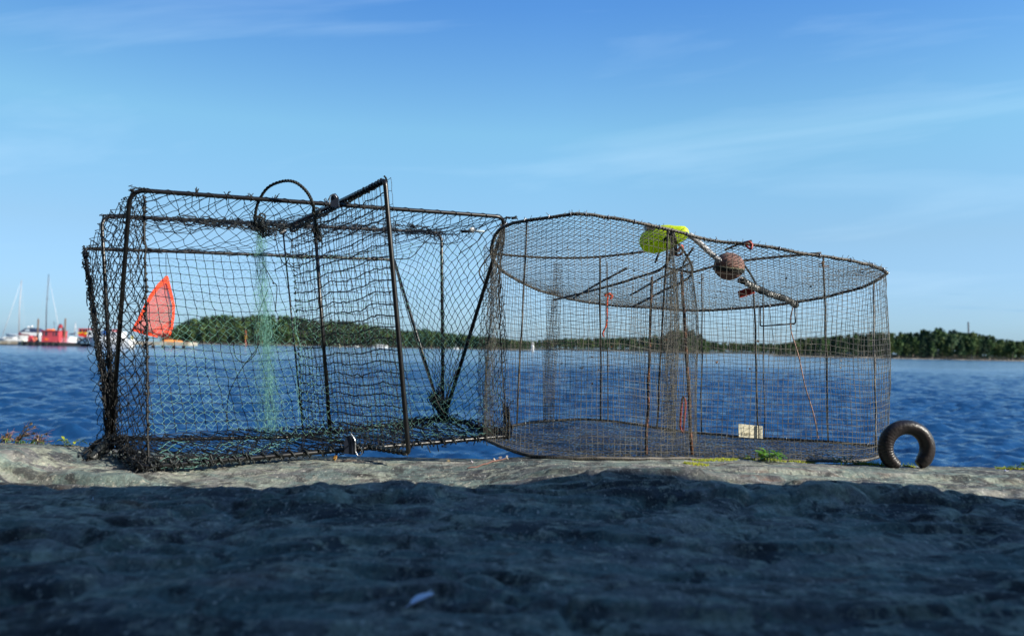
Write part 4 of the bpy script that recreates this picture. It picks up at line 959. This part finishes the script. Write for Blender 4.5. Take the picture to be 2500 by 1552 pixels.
# ================================================================ far shores
def waterP(px, d): p = P(px, 850, d); return np.array((p[0], p[1], ZW))
tree_m = []
for i, (a, b) in enumerate((((.052, .098, .036), (.080, .130, .042)), ((.038, .078, .036), (.056, .098, .042)), ((.080, .118, .040), (.11, .150, .048)), ((.028, .056, .034), (.042, .075, .038)))):
    tree_m.append(mat("foliage", a, .7, col2=b, scale=.35, trans=.15, spec=.2))
barkm = mat("bark", (.10, .075, .055), .9); birch = mat("pale_bark", (.32, .27, .22), .9)
def crown_mesh(kind, seed):
    r = np.random.default_rng(seed); V = []; n = 620 if kind != 'spruce' else 520
    if kind == 'spruce':
        t = r.random(n) ** .8; rad = (1 - t) ** .85 * .19 * (1 + .35 * np.sin(t * 46)) + .008; a = r.random(n) * 6.283; q = np.sqrt(r.random(n)) * .5 + .5
        c = np.stack([rad * q * np.cos(a), rad * q * np.sin(a), .10 + .9 * t], 1); s = .034 + .02 * r.random(n)
    else:
        k = 9; cc = []; 
        for i in range(k): 
            z = .36 + .5 * r.random(); cc.append((r.normal(0, .11) * (1.15 - z), r.normal(0, .11) * (1.15 - z), z, (.09 + .08 * r.random()) * (1.25 - .5 * z)))
        cc.append((0, 0, .88, .08)); cc.append((0, 0, .28, .12)); cc = np.array(cc); idx = r.integers(0, len(cc), n); u = r.normal(0, 1, (n, 3)); u /= np.linalg.norm(u, axis=1)[:, None]
        u *= (.55 + .5 * r.random(n))[:, None]; c = cc[idx, :3] + u * cc[idx, 3:4] * np.array((1, 1, 1.25)); s = .026 + .022 * r.random(n)
    d1 = r.normal(0, 1, (n, 3)); d1 /= np.linalg.norm(d1, axis=1)[:, None]; d2 = np.cross(d1, r.normal(0, 1, (n, 3))); d2 /= np.linalg.norm(d2, axis=1)[:, None]
    if kind == 'spruce': d1[:, 2] *= .4
    V = np.stack([c + d1 * s[:, None], c + d2 * s[:, None], c - d1 * s[:, None] * .9, c - d2 * s[:, None] * .8], 1).reshape(-1, 3)
    return V, np.arange(n * 4).reshape(-1, 4)
protos = []
for i in range(10):
    kind = ('broad', 'spruce', 'pine')[i % 3] if i < 9 else 'broad'
    V, Fq = crown_mesh('spruce' if kind == 'spruce' else 'broad', 100 + i)
    me = bpy.data.meshes.new("crown"); me.from_pydata(V.tolist(), [], Fq.tolist()); me.materials.append(tree_m[{'broad': (0, 2)[i % 2], 'spruce': 3 if i % 2 else 1, 'pine': 1}[kind]])
    t = MB().tube([(0, 0, -.06), (.004, .003, .3), (-.003, .002, .6), (0, 0, .92)], [.016, .012, .008, .002], 6)
    for k in range(6):
        a = k * 1.1; z = .38 + .07 * k; t.tube([(0, 0, z), (.07 * math.cos(a), .07 * math.sin(a), z + .07)], [.005, .002], 4)
    tm = bpy.data.meshes.new("trunk"); tm.from_pydata([tuple(v) for v in t.V], [], t.F); tm.materials.append(birch if i % 3 == 0 else barkm)
    protos.append((kind, me, tm, V, Fq))
KLAB = {'broad': "rounded leafy tree", 'spruce': "pointed dark spruce", 'pine': "bushy green pine"}
def tree(i, x, y, z, h, wd, where, grp):
    kind, me, tm, _, _ = protos[i]; o = bpy.data.objects.new({'broad': "leafy_tree", 'spruce': "spruce_tree", 'pine': "pine_tree"}[kind], None); C.objects.link(o); o.location = (x, y, z); o.scale = (wd * 1.15, wd * 1.15, h); o.rotation_euler = (0, 0, random.uniform(0, 6.28))
    tag(o, KLAB[kind] + " at the front of the wood on " + where, "tree", grp)
    for nm, m_ in (("crown", me), ("trunk", tm)):
        c_ = bpy.data.objects.new(nm, m_); C.objects.link(c_); c_.parent = o
def wood(name, spots, label, mi=None):
    Vs, Fs_, mats_, off, fm = [], [], [tree_m[0], tree_m[1], tree_m[2], tree_m[3]], 0, []
    for (i, x, y, z, h, wd, m_) in spots:
        V = protos[i][3]; sel = rng.permutation(len(V) // 4)[:240]; V = V.reshape(-1, 4, 3)[sel].reshape(-1, 3); a = random.uniform(0, 6.28)
        cs = V[:, :1] * math.cos(a) - V[:, 1:2] * math.sin(a); sn = V[:, :1] * math.sin(a) + V[:, 1:2] * math.cos(a)
        c4 = V.reshape(-1, 4, 3); V = np.concatenate([cs * wd * 1.15, sn * wd * 1.15, V[:, 2:3] * h], 1) + (x, y, z)
        g_ = V.reshape(-1, 4, 3); ce = g_.mean(1, keepdims=True); V = (ce + (g_ - ce) * 1.45).reshape(-1, 3)
        Vs.append(V); Fs_.append(np.arange(len(V)).reshape(-1, 4) + off); off += len(V); fm += [m_] * (len(V) // 4)
    o = fast_mesh(name, np.concatenate(Vs), np.concatenate(Fs_), mats_[0], False)
    for q in mats_[1:]: o.data.materials.append(q)
    o.data.polygons.foreach_set("material_index", np.array(fm, dtype=np.int32)); return tag(o, label, "wood", kind="stuff")
soil = mat("forest_floor", (.035, .045, .02), .95, col2=(.06, .05, .03), scale=.2)
shorem = mat("shore_stones", (.30, .25, .19), .9, col2=(.14, .12, .09), scale=.6)
def interp(prof, x): return float(np.interp(x, [a for a, b in prof], [b for a, b in prof]))
def land(name, px0, px1, d, depth, prof, th, label=None):
    """a low hill of land: near shore at distance d; prof gives the tree top line in photo pixels"""
    n = 90; m_ = 14; V = []
    def hz(px, k):      # ground height behind the shore: tree tops minus tree height
        top = P(px, interp(prof, px), d + depth * .5)[2]; e = max(0.0, min(1, (px - px0) / 60, (px1 - px) / 60 if px1 < 2600 else 1))
        return max(2.2, (top - th - ZW)) * smooth(np.array(k * 1.6)) * e * (1.0 if k < .7 else 1 - .6 * (k - .7) / .3)
    for i in range(n + 1):
        px = px0 + (px1 - px0) * i / n
        for j in range(m_ + 1):
            k = j / m_; p = P(px, 850, d + depth * k + 3 * math.sin(px * .05)); V.append((p[0], p[1], ZW + (-.6 if j == 0 else .15 + float(hz(px, k)))))
    i = np.arange(n)[:, None] * (m_ + 1) + np.arange(m_)[None]; Fq = np.stack([i, i + m_ + 1, i + m_ + 2, i + 1], -1).reshape(-1, 4)
    tag(fast_mesh(name, np.array(V), Fq, soil), kind="structure"); 
    # stony shore strip
    V = []; K = 3
    for i in range(220):
        px = px0 + (px1 - px0) * i / 219; j0 = random.uniform(.3, 1.1)
        for k, (dy, z) in enumerate(((-5, -.4), (-2.5, .15 * j0), (1.5, .45 * j0), (4, .3))): p = P(px, 850, d + dy + 3 * math.sin(px * .05)); V.append((p[0], p[1], ZW + z))
    i = np.arange(219)[:, None] * 4 + np.arange(3)[None]; Fq = np.stack([i, i + 4, i + 5, i + 1], -1).reshape(-1, 4); tag(fast_mesh("shore", np.array(V), Fq, shorem, False), kind="structure")
    return hz
# left island
profL = [(395, 812), (430, 790), (470, 775), (520, 768), (600, 765), (690, 768), (740, 772), (770, 782), (800, 778), (860, 782), (900, 790), (960, 805), (1000, 806), (1030, 800), (1080, 812), (1150, 818), (1230, 826), (1290, 834)]
dL, thL = 540, 11.0
hzL = land("island", 395, 1300, dL, 150, profL, thL)
spots = []
def scatter(px0, px1, d, depth, prof, th, hz, rows, stepm, indiv_rows, where, grp, limit, mixk):
    spots = []; cnt = 0
    for r_ in range(rows):
        k = (r_ + .4) / rows * .62; dd = d + depth * k; stp = stepm / dd * F; px = px0 + random.uniform(4, 14)
        while px < px1 - 4:
            q = px + random.gauss(0, stp * .25); top = P(q, interp(prof, q), d + depth * .5)[2]; p = P(q, 850, dd + random.gauss(0, 3)); z = ZW + .3 + float(hz(q, k)); h = th * random.uniform(.72, 1.18)
            if r_ < 2: h *= random.uniform(.65, 1)
            hmax = (P(q, interp(prof, q), dd)[2] - z) * random.uniform(.93, 1.05); h = min(h, max(hmax, 2.0)); i = random.choice(mixk); wd = h * random.uniform(.85, 1.25) * (1.0 if protos[i][0] != 'spruce' else .9)
            if h > 2.2:
                if r_ in indiv_rows and cnt < limit: tree(i, p[0], p[1], z, h, wd, where, grp); cnt += 1
                else: spots.append((i, p[0], p[1], z, h, wd, random.choice((0, 1, 2, 3, 3) if r_ else (0, 2, 1))))
            px += stp * random.uniform(.7, 1.3)
    return spots
sp = scatter(398, 1296, dL, 150, profL, thL, hzL, 11, 4.0, (0, 1), "the left island", "trees along the left island's shore", 120, [0, 1, 2, 3, 4, 5, 6, 7, 9])
wood("island_wood", sp, "dense green wood covering the left island behind the black trap")
# middle far shores
profM = [(1180, 832), (1230, 828), (1300, 832), (1360, 826), (1450, 824), (1560, 822), (1620, 812), (1700, 815), (1720, 832), (1800, 836), (1900, 838), (1960, 832), (2050, 820)]
hzM = land("far_shore", 1180, 2060, 1050, 200, profM, 17)
sp = scatter(1180, 2055, 1050, 200, profM, 17, hzM, 7, 7.5, (), "", "", 0, [0, 1, 2, 3, 5, 6, 9])
wood("far_wood", sp, "hazy blue green wood on the farthest shore, seen through the wire trap")
profP = [(1590, 845), (1612, 826), (1640, 804), (1665, 799), (1690, 803), (1712, 812), (1722, 838), (1730, 850)]
hzP = land("headland", 1585, 1735, 620, 60, profP, 13)
sp = scatter(1590, 1730, 620, 60, profP, 13, hzP, 6, 4.6, (0, 1, 2), "the small headland", "trees on the small headland", 30, [0, 2, 3, 6, 9])
wood("headland_wood", sp, "clump of trees on the small headland behind the middle of the wire trap")
# right island
profR = [(1880, 850), (1915, 838), (1960, 826), (2020, 822), (2080, 815), (2130, 808), (2170, 812), (2210, 812), (2260, 804), (2310, 802), (2350, 810), (2400, 815), (2440, 826), (2470, 832), (2500, 833), (2580, 836), (2700, 840), (2900, 846)]
dR, thR = 400, 12.5
hzR = land("right_island", 1880, 2900, dR, 110, profR, thR)
sp = scatter(1885, 2890, dR, 110, profR, thR, hzR, 9, 4.8, (0, 1, 2), "the right island", "trees along the right island's shore", 150, [0, 1, 3, 4, 6, 7, 9, 2])
wood("right_wood", sp, "tall green wood of the right island above the iron ring")
# radio mast
b = P(2366, 812, 480); t_ = P(2364, 786, 480); o = empty("radio_mast", (b[0], b[1], b[2] - 12), "thin grey radio mast rising above the wood of the right island", "mast")
b2 = b - (0, 0, 12); t = MB(); 
for k in range(3):
    a = k * 2.094; off = np.array((.5 * math.cos(a), .5 * math.sin(a), 0)); t.tube([b2 + off, t_ + off * .5], .16, 5)
for k in range(22): q = lerp(b2, t_, k / 21); t.box(q, (.95, .95, .12), k * .5)
t.build("lattice", mat("mast_steel", (.16, .17, .19), .6), o)

# ---------------------------------------------------------------- buoys and small craft
wpaint = mat("white_paint", (.62, .62, .61), .35); navy = mat("navy_canvas", (.02, .035, .08), .8); maroon = mat("maroon_canvas", (.12, .015, .025), .8); glassd = mat("dark_glass", (.02, .03, .04), .1, spec=.8)
jibm = mat("furled_canvas", (.45, .47, .50), .6)
alum = mat("aluminium", (.30, .31, .33), .5, metal=.2); darkal = mat("dark_spar", (.05, .06, .08), .5); tan = mat("tan_wood", (.16, .10, .06), .7)
def spar(px, ytop, d, r, m, label, name="spar_buoy", cat="buoy", m2=None):
    b = waterP(px, d); top = P(px, ytop, d); o = empty(name, b, label, cat); MB().tube([b - (0, 0, .8), b + (0, 0, .01), top], [r * 1.3, r * 1.3, r], 10).build("shaft", m, o, True)
    MB().tube([lerp(b, top, .45), lerp(b, top, .62)], r * 1.7, 10).build("collar", m2 or m, o, True); return o
spar(1300, 836, 420, .55, wpaint, "white cylindrical water mark floating far off behind the wire trap's left lobe", "navigation_mark", "water mark")
spar(600, 806, 330, .16, mat("rust_paint", (.35, .10, .05), .6), "thin rust red and yellow channel stake before the left island", m2=mat("yellow_paint", (.75, .45, .03), .5))
spar(830, 838, 400, .18, mat("cream_paint", (.6, .55, .35), .5), "small pale channel stake before the left island, seen through the gate net")
spar(1566, 858, 420, .16, mat("yellowgreen_paint", (.45, .5, .1), .5), "tiny yellow green buoy by the far shore behind the wire trap")
def motorboat(px, d, ln, label, h=1.2, rz_=0.0, sail=0):
    b = waterP(px, d); o = empty("small_boat", b, label, "boat"); n = 12; V = []; Fs = []
    for i in range(n + 1):
        u = i / n * 2 - 1; wd = .19 * ln * (1 - max(0, u) ** 2.2) ** .8 * (1 if u > -.95 else .9); sh = h * (.8 + .25 * max(0, u))
        for yy, zz_ in ((-wd, sh), (-wd * .75, -.2), (wd * .75, -.2), (wd, sh)): V.append(b + np.array((u * ln / 2, yy, zz_)))
    for i in range(n):
        for k in range(3): Fs.append((i * 4 + k, i * 4 + k + 1, i * 4 + 5 + k, i * 4 + 4 + k))
        Fs.append((i * 4 + 3, i * 4, i * 4 + 4, i * 4 + 7))
    Fs += [(0, 3, 2, 1), (n * 4, n * 4 + 1, n * 4 + 2, n * 4 + 3)]
    MB().add(V, Fs).build("hull", wpaint, o)
    x0, x1 = -ln * .22, ln * .18; MB().prism([(b[0] + x0, b[2] + h * .8), (b[0] + x1 + .5, b[2] + h * .8), (b[0] + x1 - .2, b[2] + h * 1.5), (b[0] + x0 + .2, b[2] + h * 1.55)], b[1] - ln * .11, b[1] + ln * .11).build("cabin", wpaint, o)
    MB().box((b[0] + (x0 + x1) / 2, b[1] - ln * .112, b[2] + h * 1.22), (ln * .26, .03, h * .28)).build("window", glassd, o)
    if sail: MB().tube([b + (0, 0, h), b + (0, 0, h * 4)], .05, 5).build("mast", wpaint, o)
    return o
motorboat(928, 470, 9.5, "small white motor boat moored at the left island's shore, seen past the gate's near leg", 1.3)
motorboat(868, 480, 3.5, "tiny white dinghy near the left island's shore", .6)
motorboat(1113, 450, 3.0, "tiny white boat with a short mast by the shore behind the black trap's right part", .9, sail=1)

# ---------------------------------------------------------------- marina at left
concrete = mat("pier_concrete", (.36, .33, .27), .85, col2=(.24, .19, .13), scale=.7, stretch=(1, 1, .2)); piled = mat("pile_timber", (.07, .055, .045), .9)
MD = 163
def X(px, d=MD): return waterP(px, d)[0]
def Zp(px, py, d=MD): return P(px, py, d)[2]
def pier(px0, px1, d, ztop, th, dep, label, piles):
    b = waterP((px0 + px1) / 2, d); o = empty("pier", b, label, "pier"); x0, x1 = X(px0, d), X(px1, d)
    MB().box(((x0 + x1) / 2, d + dep / 2, ZW + ztop - th / 2), (x1 - x0, dep, th)).build("deck", concrete, o)
    if piles:
        for k in range(piles):
            xx = x0 + (x1 - x0) * (k + .5) / piles; MB().box((xx, d + .6, ZW + (ztop - th) / 2 - .5), (.5, .5, ztop - th + 1)).build("pile", piled, o)
    else: MB().box(((x0 + x1) / 2, d + dep / 2 + .3, ZW + ztop - th - .5), (x1 - x0 - .1, dep, 1.0)).build("footing", piled, o)
    return o
pier(-260, 68, MD, .78, .6, 4, "low beige concrete pier at far left, in front of the white boats", 0)
pier(232, 458, MD - 2, 1.30, .75, 5, "grey concrete pier on piles reaching out behind the orange bag", 9)
def hull(o, x0, x1, y, h0, h1, bm, m, flip=1, stern=.75, name="hull"):
    n = 16; V = []; Fs = []; ln = x1 - x0
    for i in range(n + 1):
        u = i / n; v = u if flip > 0 else 1 - u; wd = bm * (stern + (1 - stern) * min(1, v * 2)) * (1 - max(0, (v - .55) / .45) ** 2) + .02; sh = h0 + (h1 - h0) * v ** 1.6
        ins = .0 if 0 < i < n else 0; xx = x0 + ln * u; rake = (.10 * ln * max(0, v - .8) / .2) * (1 if flip > 0 else -1)
        for yy, z_, f in ((-wd, sh, 1), (-wd * .92, sh * .45, .6), (-wd * .6, -.3, 0), (wd * .6, -.3, 0), (wd * .92, sh * .45, .6), (wd, sh, 1)): V.append((xx - rake * (1 - f), y + yy, ZW + z_))
    for i in range(n):
        for k in range(5): Fs.append((i * 6 + k, i * 6 + k + 1, i * 6 + 7 + k, i * 6 + 6 + k))
        Fs.append((i * 6 + 5, i * 6, i * 6 + 6, i * 6 + 11))
    Fs += [tuple(range(5, -1, -1)), tuple(n * 6 + k for k in range(6))]
    return MB().add(V, Fs).build(name, m, o)
def sailboat(px0, px1, pxm, ytop, d, flip, cover, mastm, label, jib, coach=True, h=(1.15, 1.45)):
    x0, x1 = X(px0, d), X(px1, d); b = waterP((px0 + px1) / 2, d); o = empty("sailboat", b, label, "sailboat")
    hull(o, x0, x1, d, h[0], h[1], 1.5, wpaint, flip)
    xm = X(pxm, d); zt = Zp(pxm, ytop, d); zb = ZW + h[0]
    MB().tube([(xm, d, zb), (xm - .15, d, (zb + zt) / 2), (xm + .05, d, zt)], [.13, .11, .07], 8).build("mast", mastm, o, True)
    MB().box((xm, d, zb + (zt - zb) * .62), (.9, .06, .06)).build("spreader", mastm, o)
    if coach: MB().prism([(x0 + (x1 - x0) * .25, zb), (x0 + (x1 - x0) * .72, zb), (x0 + (x1 - x0) * .66, zb + .45), (x0 + (x1 - x0) * .3, zb + .5)], d - .9, d + .9).build("coachroof", wpaint, o); MB().box((x0 + (x1 - x0) * .48, d - .92, zb + .25), ((x1 - x0) * .25, .04, .16)).build("window", glassd, o)
    s_ = -1 if flip > 0 else 1; bl = abs(x1 - x0) * .36
    pz = zb + 1.0; MB().prism([(xm, pz + .55), (xm + s_ * bl * .2, pz + .25), (xm + s_ * bl, pz + .1), (xm + s_ * bl, pz - .12), (xm, pz - .12)], d - .16, d + .16).build("sail_cover", cover, o)
    bow = x1 if flip > 0 else x0; bx = X(jib, d)
    MB().tube([(xm, d, zt - .3), ((xm + bx) / 2, d, (zt + zb) / 2), (bx, d, zb + .3)], [.02, .055, .065], 7).build("furled_jib", jibm, o, True)
    MB().tube([(xm, d, zt - .1), (x0 if flip > 0 else x1, d, zb)], .010, 4).build("backstay", alum, o)
    for yy in (-1.2, 1.2): MB().tube([(xm, d, zb + (zt - zb) * .95), (xm + .3, d + yy, zb)], .008, 4).build("shroud", alum, o)
    for k in range(7): xx = x0 + (x1 - x0) * (k + .5) / 7; MB().tube([(xx, d - 1.2, zb), (xx, d - 1.2, zb + .6)], .02, 4).build("stanchion", alum, o)
    return o
sailboat(-6, 62, 45, 683, MD + 6, -1, maroon, alum, "white sailboat with a maroon sail cover and pale mast, leftmost at the pier", 3)
sailboat(84, 152, 111, 669, MD + 16, 1, navy, darkal, "sailboat with the tallest dark mast, lying behind the red work boat", 148)
sailboat(150, 188, 182, 785, MD + 24, 1, navy, alum, "small white sailboat with a blue boom cover, between the red cabin and the yellow loader", 187, h=(1.6, 1.9))
# motor yacht
d = MD + 9; x0, x1 = X(52, d), X(116, d); o = empty("motor_yacht", waterP(82, d), "white motor yacht with dark blue canopy and white radar domes, behind the beige pier", "yacht")
hull(o, x0 - 3.5, x1, d, 1.9, 2.4, 1.9, wpaint, -1); zb = ZW + 1.9
MB().prism([(x0 + .3, zb), (x1 - .6, zb), (x1 - 1, zb + .8), (x0 + 1.0, zb + .8)], d - 1.5, d + 1.5).build("cabin", wpaint, o)
MB().prism([(x0 + .2, zb + .8), (x1 - .9, zb + .8), (x1 - 1.5, zb + 1.25), (x0 + (x1 - x0) * .55, zb + 1.75), (x0 + 1.4, zb + 1.65)], d - 1.4, d + 1.4).build("canopy", navy, o)
MB().prism([(x0 + 1.3, zb + 1.0), (x0 + 2.5, zb + 1.0), (x0 + 2.4, zb + 1.5), (x0 + 1.9, zb + 1.55)], d - 1.44, d - 1.41).build("window", mat("pale_window", (.35, .42, .48), .2), o)
for dx, r in ((1.3, .22), (2.1, .24), (1.9, .2)): MB().ball((x0 + dx, d, zb + 1.95 + .15 * (dx > 2)), r, 10).build("radar_dome", wpaint, o, True)
MB().box((x0 + .1, d - 1.93, ZW + 1.35), (1.4, .05, .25)).build("porthole", glassd, o)
# red work boat on its pontoon
d = MD - 2; redp = mat("faded_red_paint", (.50, .060, .075), .5, col2=(.40, .05, .06), scale=.8); tar = mat("tarred_steel", (.03, .028, .026), .7)
o = empty("work_boat", waterP(140, d), "red dredging work boat with a boxy wheelhouse and crane, on a long black pontoon", "work boat")
x0, x1 = X(66, d), X(212, d); MB().prism([(x0, ZW + .85), (x1, ZW + .62), (x1 - .4, ZW - .3), (x0 + .6, ZW - .3)], d - 2, d + 3).build("pontoon", tar, o)
for k in range(6): MB().box((x0 + 1 + k * 1.3, d - 2.1, ZW + .45), (.5, .25, .7)).build("fender", mat("tyre_rubber", (.015, .015, .015), .9), o)
cx0, cx1 = X(110, d), X(152, d); zt = Zp(130, 808, d); zb = ZW + .8
ca = MB().prism([(cx0, zb), (cx1, zb), (cx1, zt), (cx0, zt)], d - 1.4, d + 1.6).build("wheelhouse", redp, o)
for a, b_ in ((112, 115), (119, 124), (138, 140), (144, 148)):
    f = MB().box(((X(a, d) + X(b_, d)) / 2, d - 1.42, Zp(120, 815, d)), (X(b_, d) - X(a, d), .06, .75)).build("window", glassd, ca)
MB().box(((X(118, d) + X(126, d)) / 2, d - 1.43, Zp(120, 828, d)), (.7, .05, .35)).build("nameplate", mat("orange_paint", (.8, .15, .03), .5), ca)
MB().box(((cx0 + cx1) / 2, d, zt + .06), (cx1 - cx0 + .3, 3.2, .12)).build("roof_edge", redp, ca); MB().box((X(123, d), d, zt + .25), (1.1, 1, .3)).build("roof_hatch", mat("orange_hatch", (.75, .18, .04), .6), ca)
MB().tube([(X(130.5, d), d, zt + .1), (X(129.5, d), d, Zp(129, 784, d))], .04, 5).build("antenna", darkal, o); MB().box((X(129.7, d), d, Zp(129, 789, d)), (.6, .05, .05)).build("antenna_arm", darkal, o); MB().ball((X(130.5, d), d, zt + .25), .22, 8).build("beacon", mat("amber_beacon", (.8, .3, .1), .4), o, True)
MB().tube(catmull([(X(140, d), d, zt), (X(141.5, d), d, Zp(141, 797, d)), (X(145, d), d, Zp(145, 792, d)), (X(149, d), d, Zp(149, 796, d)), (X(152, d), d, Zp(152, 806, d)), (X(153, d), d, Zp(153, 820, d))], 5, False), .17, 7).build("crane_arm", mat("crane_dark", (.06, .03, .03), .6), o, True)
MB().box((X(148, d), d - .3, Zp(148, 797, d)), (.5, .5, .7)).build("crane_joint", redp, o)
MB().prism([(X(75, d), zb), (X(89, d), zb), (X(83, d), zb + 1.15), (X(77, d), zb + 1.2)], d - 1.2, d + 1).build("winch_house", redp, o)
ring = [np.array((X(95, d) + .32 * math.cos(a), d - 1.5, zb + .55 + .32 * math.sin(a))) for a in np.linspace(0, 6.28, 14)[:-1]]; MB().tube(ring, .09, 6, True).build("lifebuoy", mat("lifebuoy_orange", (.85, .25, .12), .5), o, True)
for px, y0 in ((92, 778), (158, 777)): MB().box((X(px, d), d - .2, (Zp(px, y0, d) + zb) / 2), (.22, .22, Zp(px, y0, d) - zb)).build("spud_pole", tan, o)
pinkr = mat("pink_rail", (.60, .22, .30), .5)
for k in range(9):
    xx = X(162 + k * 4, d); MB().tube([(xx, d - 1.8, ZW + .7), (xx, d - 1.8, ZW + 1.5)], .04, 4).build("rail_post", pinkr, o)
MB().tube([(X(160, d), d - 1.8, ZW + 1.5), (X(196, d), d - 1.8, ZW + 1.5)], .04, 4).build("handrail", pinkr, o)
# red and yellow loader
d = MD - 1; yp = mat("yellow_machine_paint", (.80, .50, .02), .4); rp = mat("red_machine_paint", (.65, .035, .012), .4)
o = empty("loader", waterP(207, d), "red and yellow wheeled loader with a glazed cab, standing at the pontoon's right end", "loader"); zb = ZW + .75
cb = MB().prism([(X(197, d), Zp(207, 812, d)), (X(220, d), Zp(207, 812, d)), (X(219, d), Zp(207, 803, d)), (X(197, d), Zp(207, 803, d))], d - .9, d + .9).build("cab", glassd, o)
MB().box((X(208, d), d, Zp(207, 802.4, d)), (2.1, 2.0, .10)).build("cab_roof", rp, cb)
for a in (197, 205, 213, 219): MB().box((X(a, d), d - .92, Zp(207, 807.5, d)), (.08, .06, .75)).build("pillar", rp, cb)
MB().prism([(X(196, d), Zp(207, 820, d)), (X(217, d), Zp(207, 824, d)), (X(219, d), Zp(207, 811, d)), (X(196, d), Zp(207, 811.5, d))], d - .95, d + .95).build("bonnet", rp, o)
MB().prism([(X(194, d), Zp(207, 815, d)), (X(208, d), Zp(207, 812, d)), (X(208.5, d), Zp(207, 810.2, d)), (X(195, d), Zp(207, 812, d))], d - 1.05, d - .96).build("side_panel", yp, o)
MB().prism([(X(211, d), Zp(207, 816, d)), (X(217.5, d), Zp(207, 815, d)), (X(218, d), Zp(207, 811, d)), (X(212, d), Zp(207, 811.5, d))], d - 1.05, d - .96).build("side_panel", yp, o)
for px in (198, 212):
    ring = [np.array((X(px, d) + .42 * math.cos(a), d - .8, zb + .50 + .42 * math.sin(a))) for a in np.linspace(0, 6.28, 14)[:-1]]; wh = MB().tube(ring, .16, 7, True).build("wheel", tar, o, True); MB().tube([(X(px, d), d - .88, zb + .5), (X(px, d), d - .72, zb + .5)], .3, 10).build("rim", wpaint, wh)
# white ferry-like boat
d = MD - 4; o = empty("white_ship", waterP(262, d), "large white boat with grey windowed cabin, behind the black trap's left legs", "ship"); x0, x1 = X(213, d), X(322, d)
hull(o, x0, x1, d, 1.6, 2.35, 1.8, wpaint, -1); MB().prism([(X(219, d), ZW + 2.0), (X(300, d), ZW + 1.6), (X(300, d), ZW + 3.1), (X(221, d), ZW + 3.25)], d - 1.3, d + 1.4).build("cabin", mat("pale_grey_paint", (.60, .61, .62), .5), o)
for k in range(6): MB().box((X(226 + k * 12, d), d - 1.32, ZW + 2.65), (.55, .05, .6)).build("window", glassd, o)
MB().box((X(266, d), d - 1.3, ZW + 3.0), (.7, .8, .9)).build("blue_crate", mat("blue_paint", (.02, .12, .45), .5), o); MB().box((X(282, d), d - .6, ZW + 3.3), (.9, .8, .4)).build("red_canopy", mat("red_canvas", (.5, .03, .03), .7), o)
MB().tube([(X(296, d), d, ZW + 1.6), (X(296, d), d, ZW + 5.0)], .05, 5).build("mast", alum, o)
tag(MB().box((waterP(317, MD - 3)[0], MD - 2.2, ZW + 1.75), (.25, .25, .9)).box((waterP(317, MD - 3)[0], MD - 2.2, ZW + 2.25), (.4, .4, .12)).build("mooring_bollard", mat("bollard_yellow", (.7, .55, .08), .5)), "yellow mooring post on the grey pier just left of the orange bag", "bollard")
o = empty("pier_ladder", (X(57, MD), MD - .2, ZW), "yellow ladder hanging at the right end of the low beige pier", "ladder"); yl = mat("ladder_yellow", (.75, .62, .20), .5)
for dx in (-.22, .22): MB().tube([(X(57, MD) + dx, MD - .25, ZW - .3), (X(57, MD) + dx, MD - .25, ZW + 1.2)], .05, 5).build("rail", yl, o)
for k in range(4): MB().box((X(57, MD), MD - .25, ZW + .1 + k * .28), (.44, .06, .06)).build("rung", yl, o)
# orange kayaks / boat stack on the right part of the pier
ok_ = mat("orange_hull", (.80, .28, .06), .5)
for k, (px, lb) in enumerate(((405, "orange and white upturned dinghy on the grey pier beside the orange bag's lower tip"), (426, "flat orange kayak at the outer end of the grey pier"))):
    bx = X(px, MD - 2); t = MB(); ln = (1.5, 1.1)[k]; n = 10; V = []; Fs = []
    for i in range(n + 1):
        u = i / n * 2 - 1; s_ = (1 - u * u) ** .5 + .03
        for a in np.linspace(0, math.pi, 6): V.append((bx + u * ln, MD - .5 + .35 * s_ * math.cos(a), ZW + 1.30 + (.55, .35)[k] * s_ * math.sin(a)))
    for i in range(n):
        for q in range(5): Fs.append((i * 6 + q, i * 6 + q + 1, i * 6 + 7 + q, i * 6 + 6 + q))
        Fs.append((i * 6 + 5, i * 6, i * 6 + 6, i * 6 + 11))
    tag(MB().add(V, Fs).build(("dinghy", "kayak")[k], ok_), lb, ("dinghy", "kayak")[k])
# breakwater bushes right behind the marina
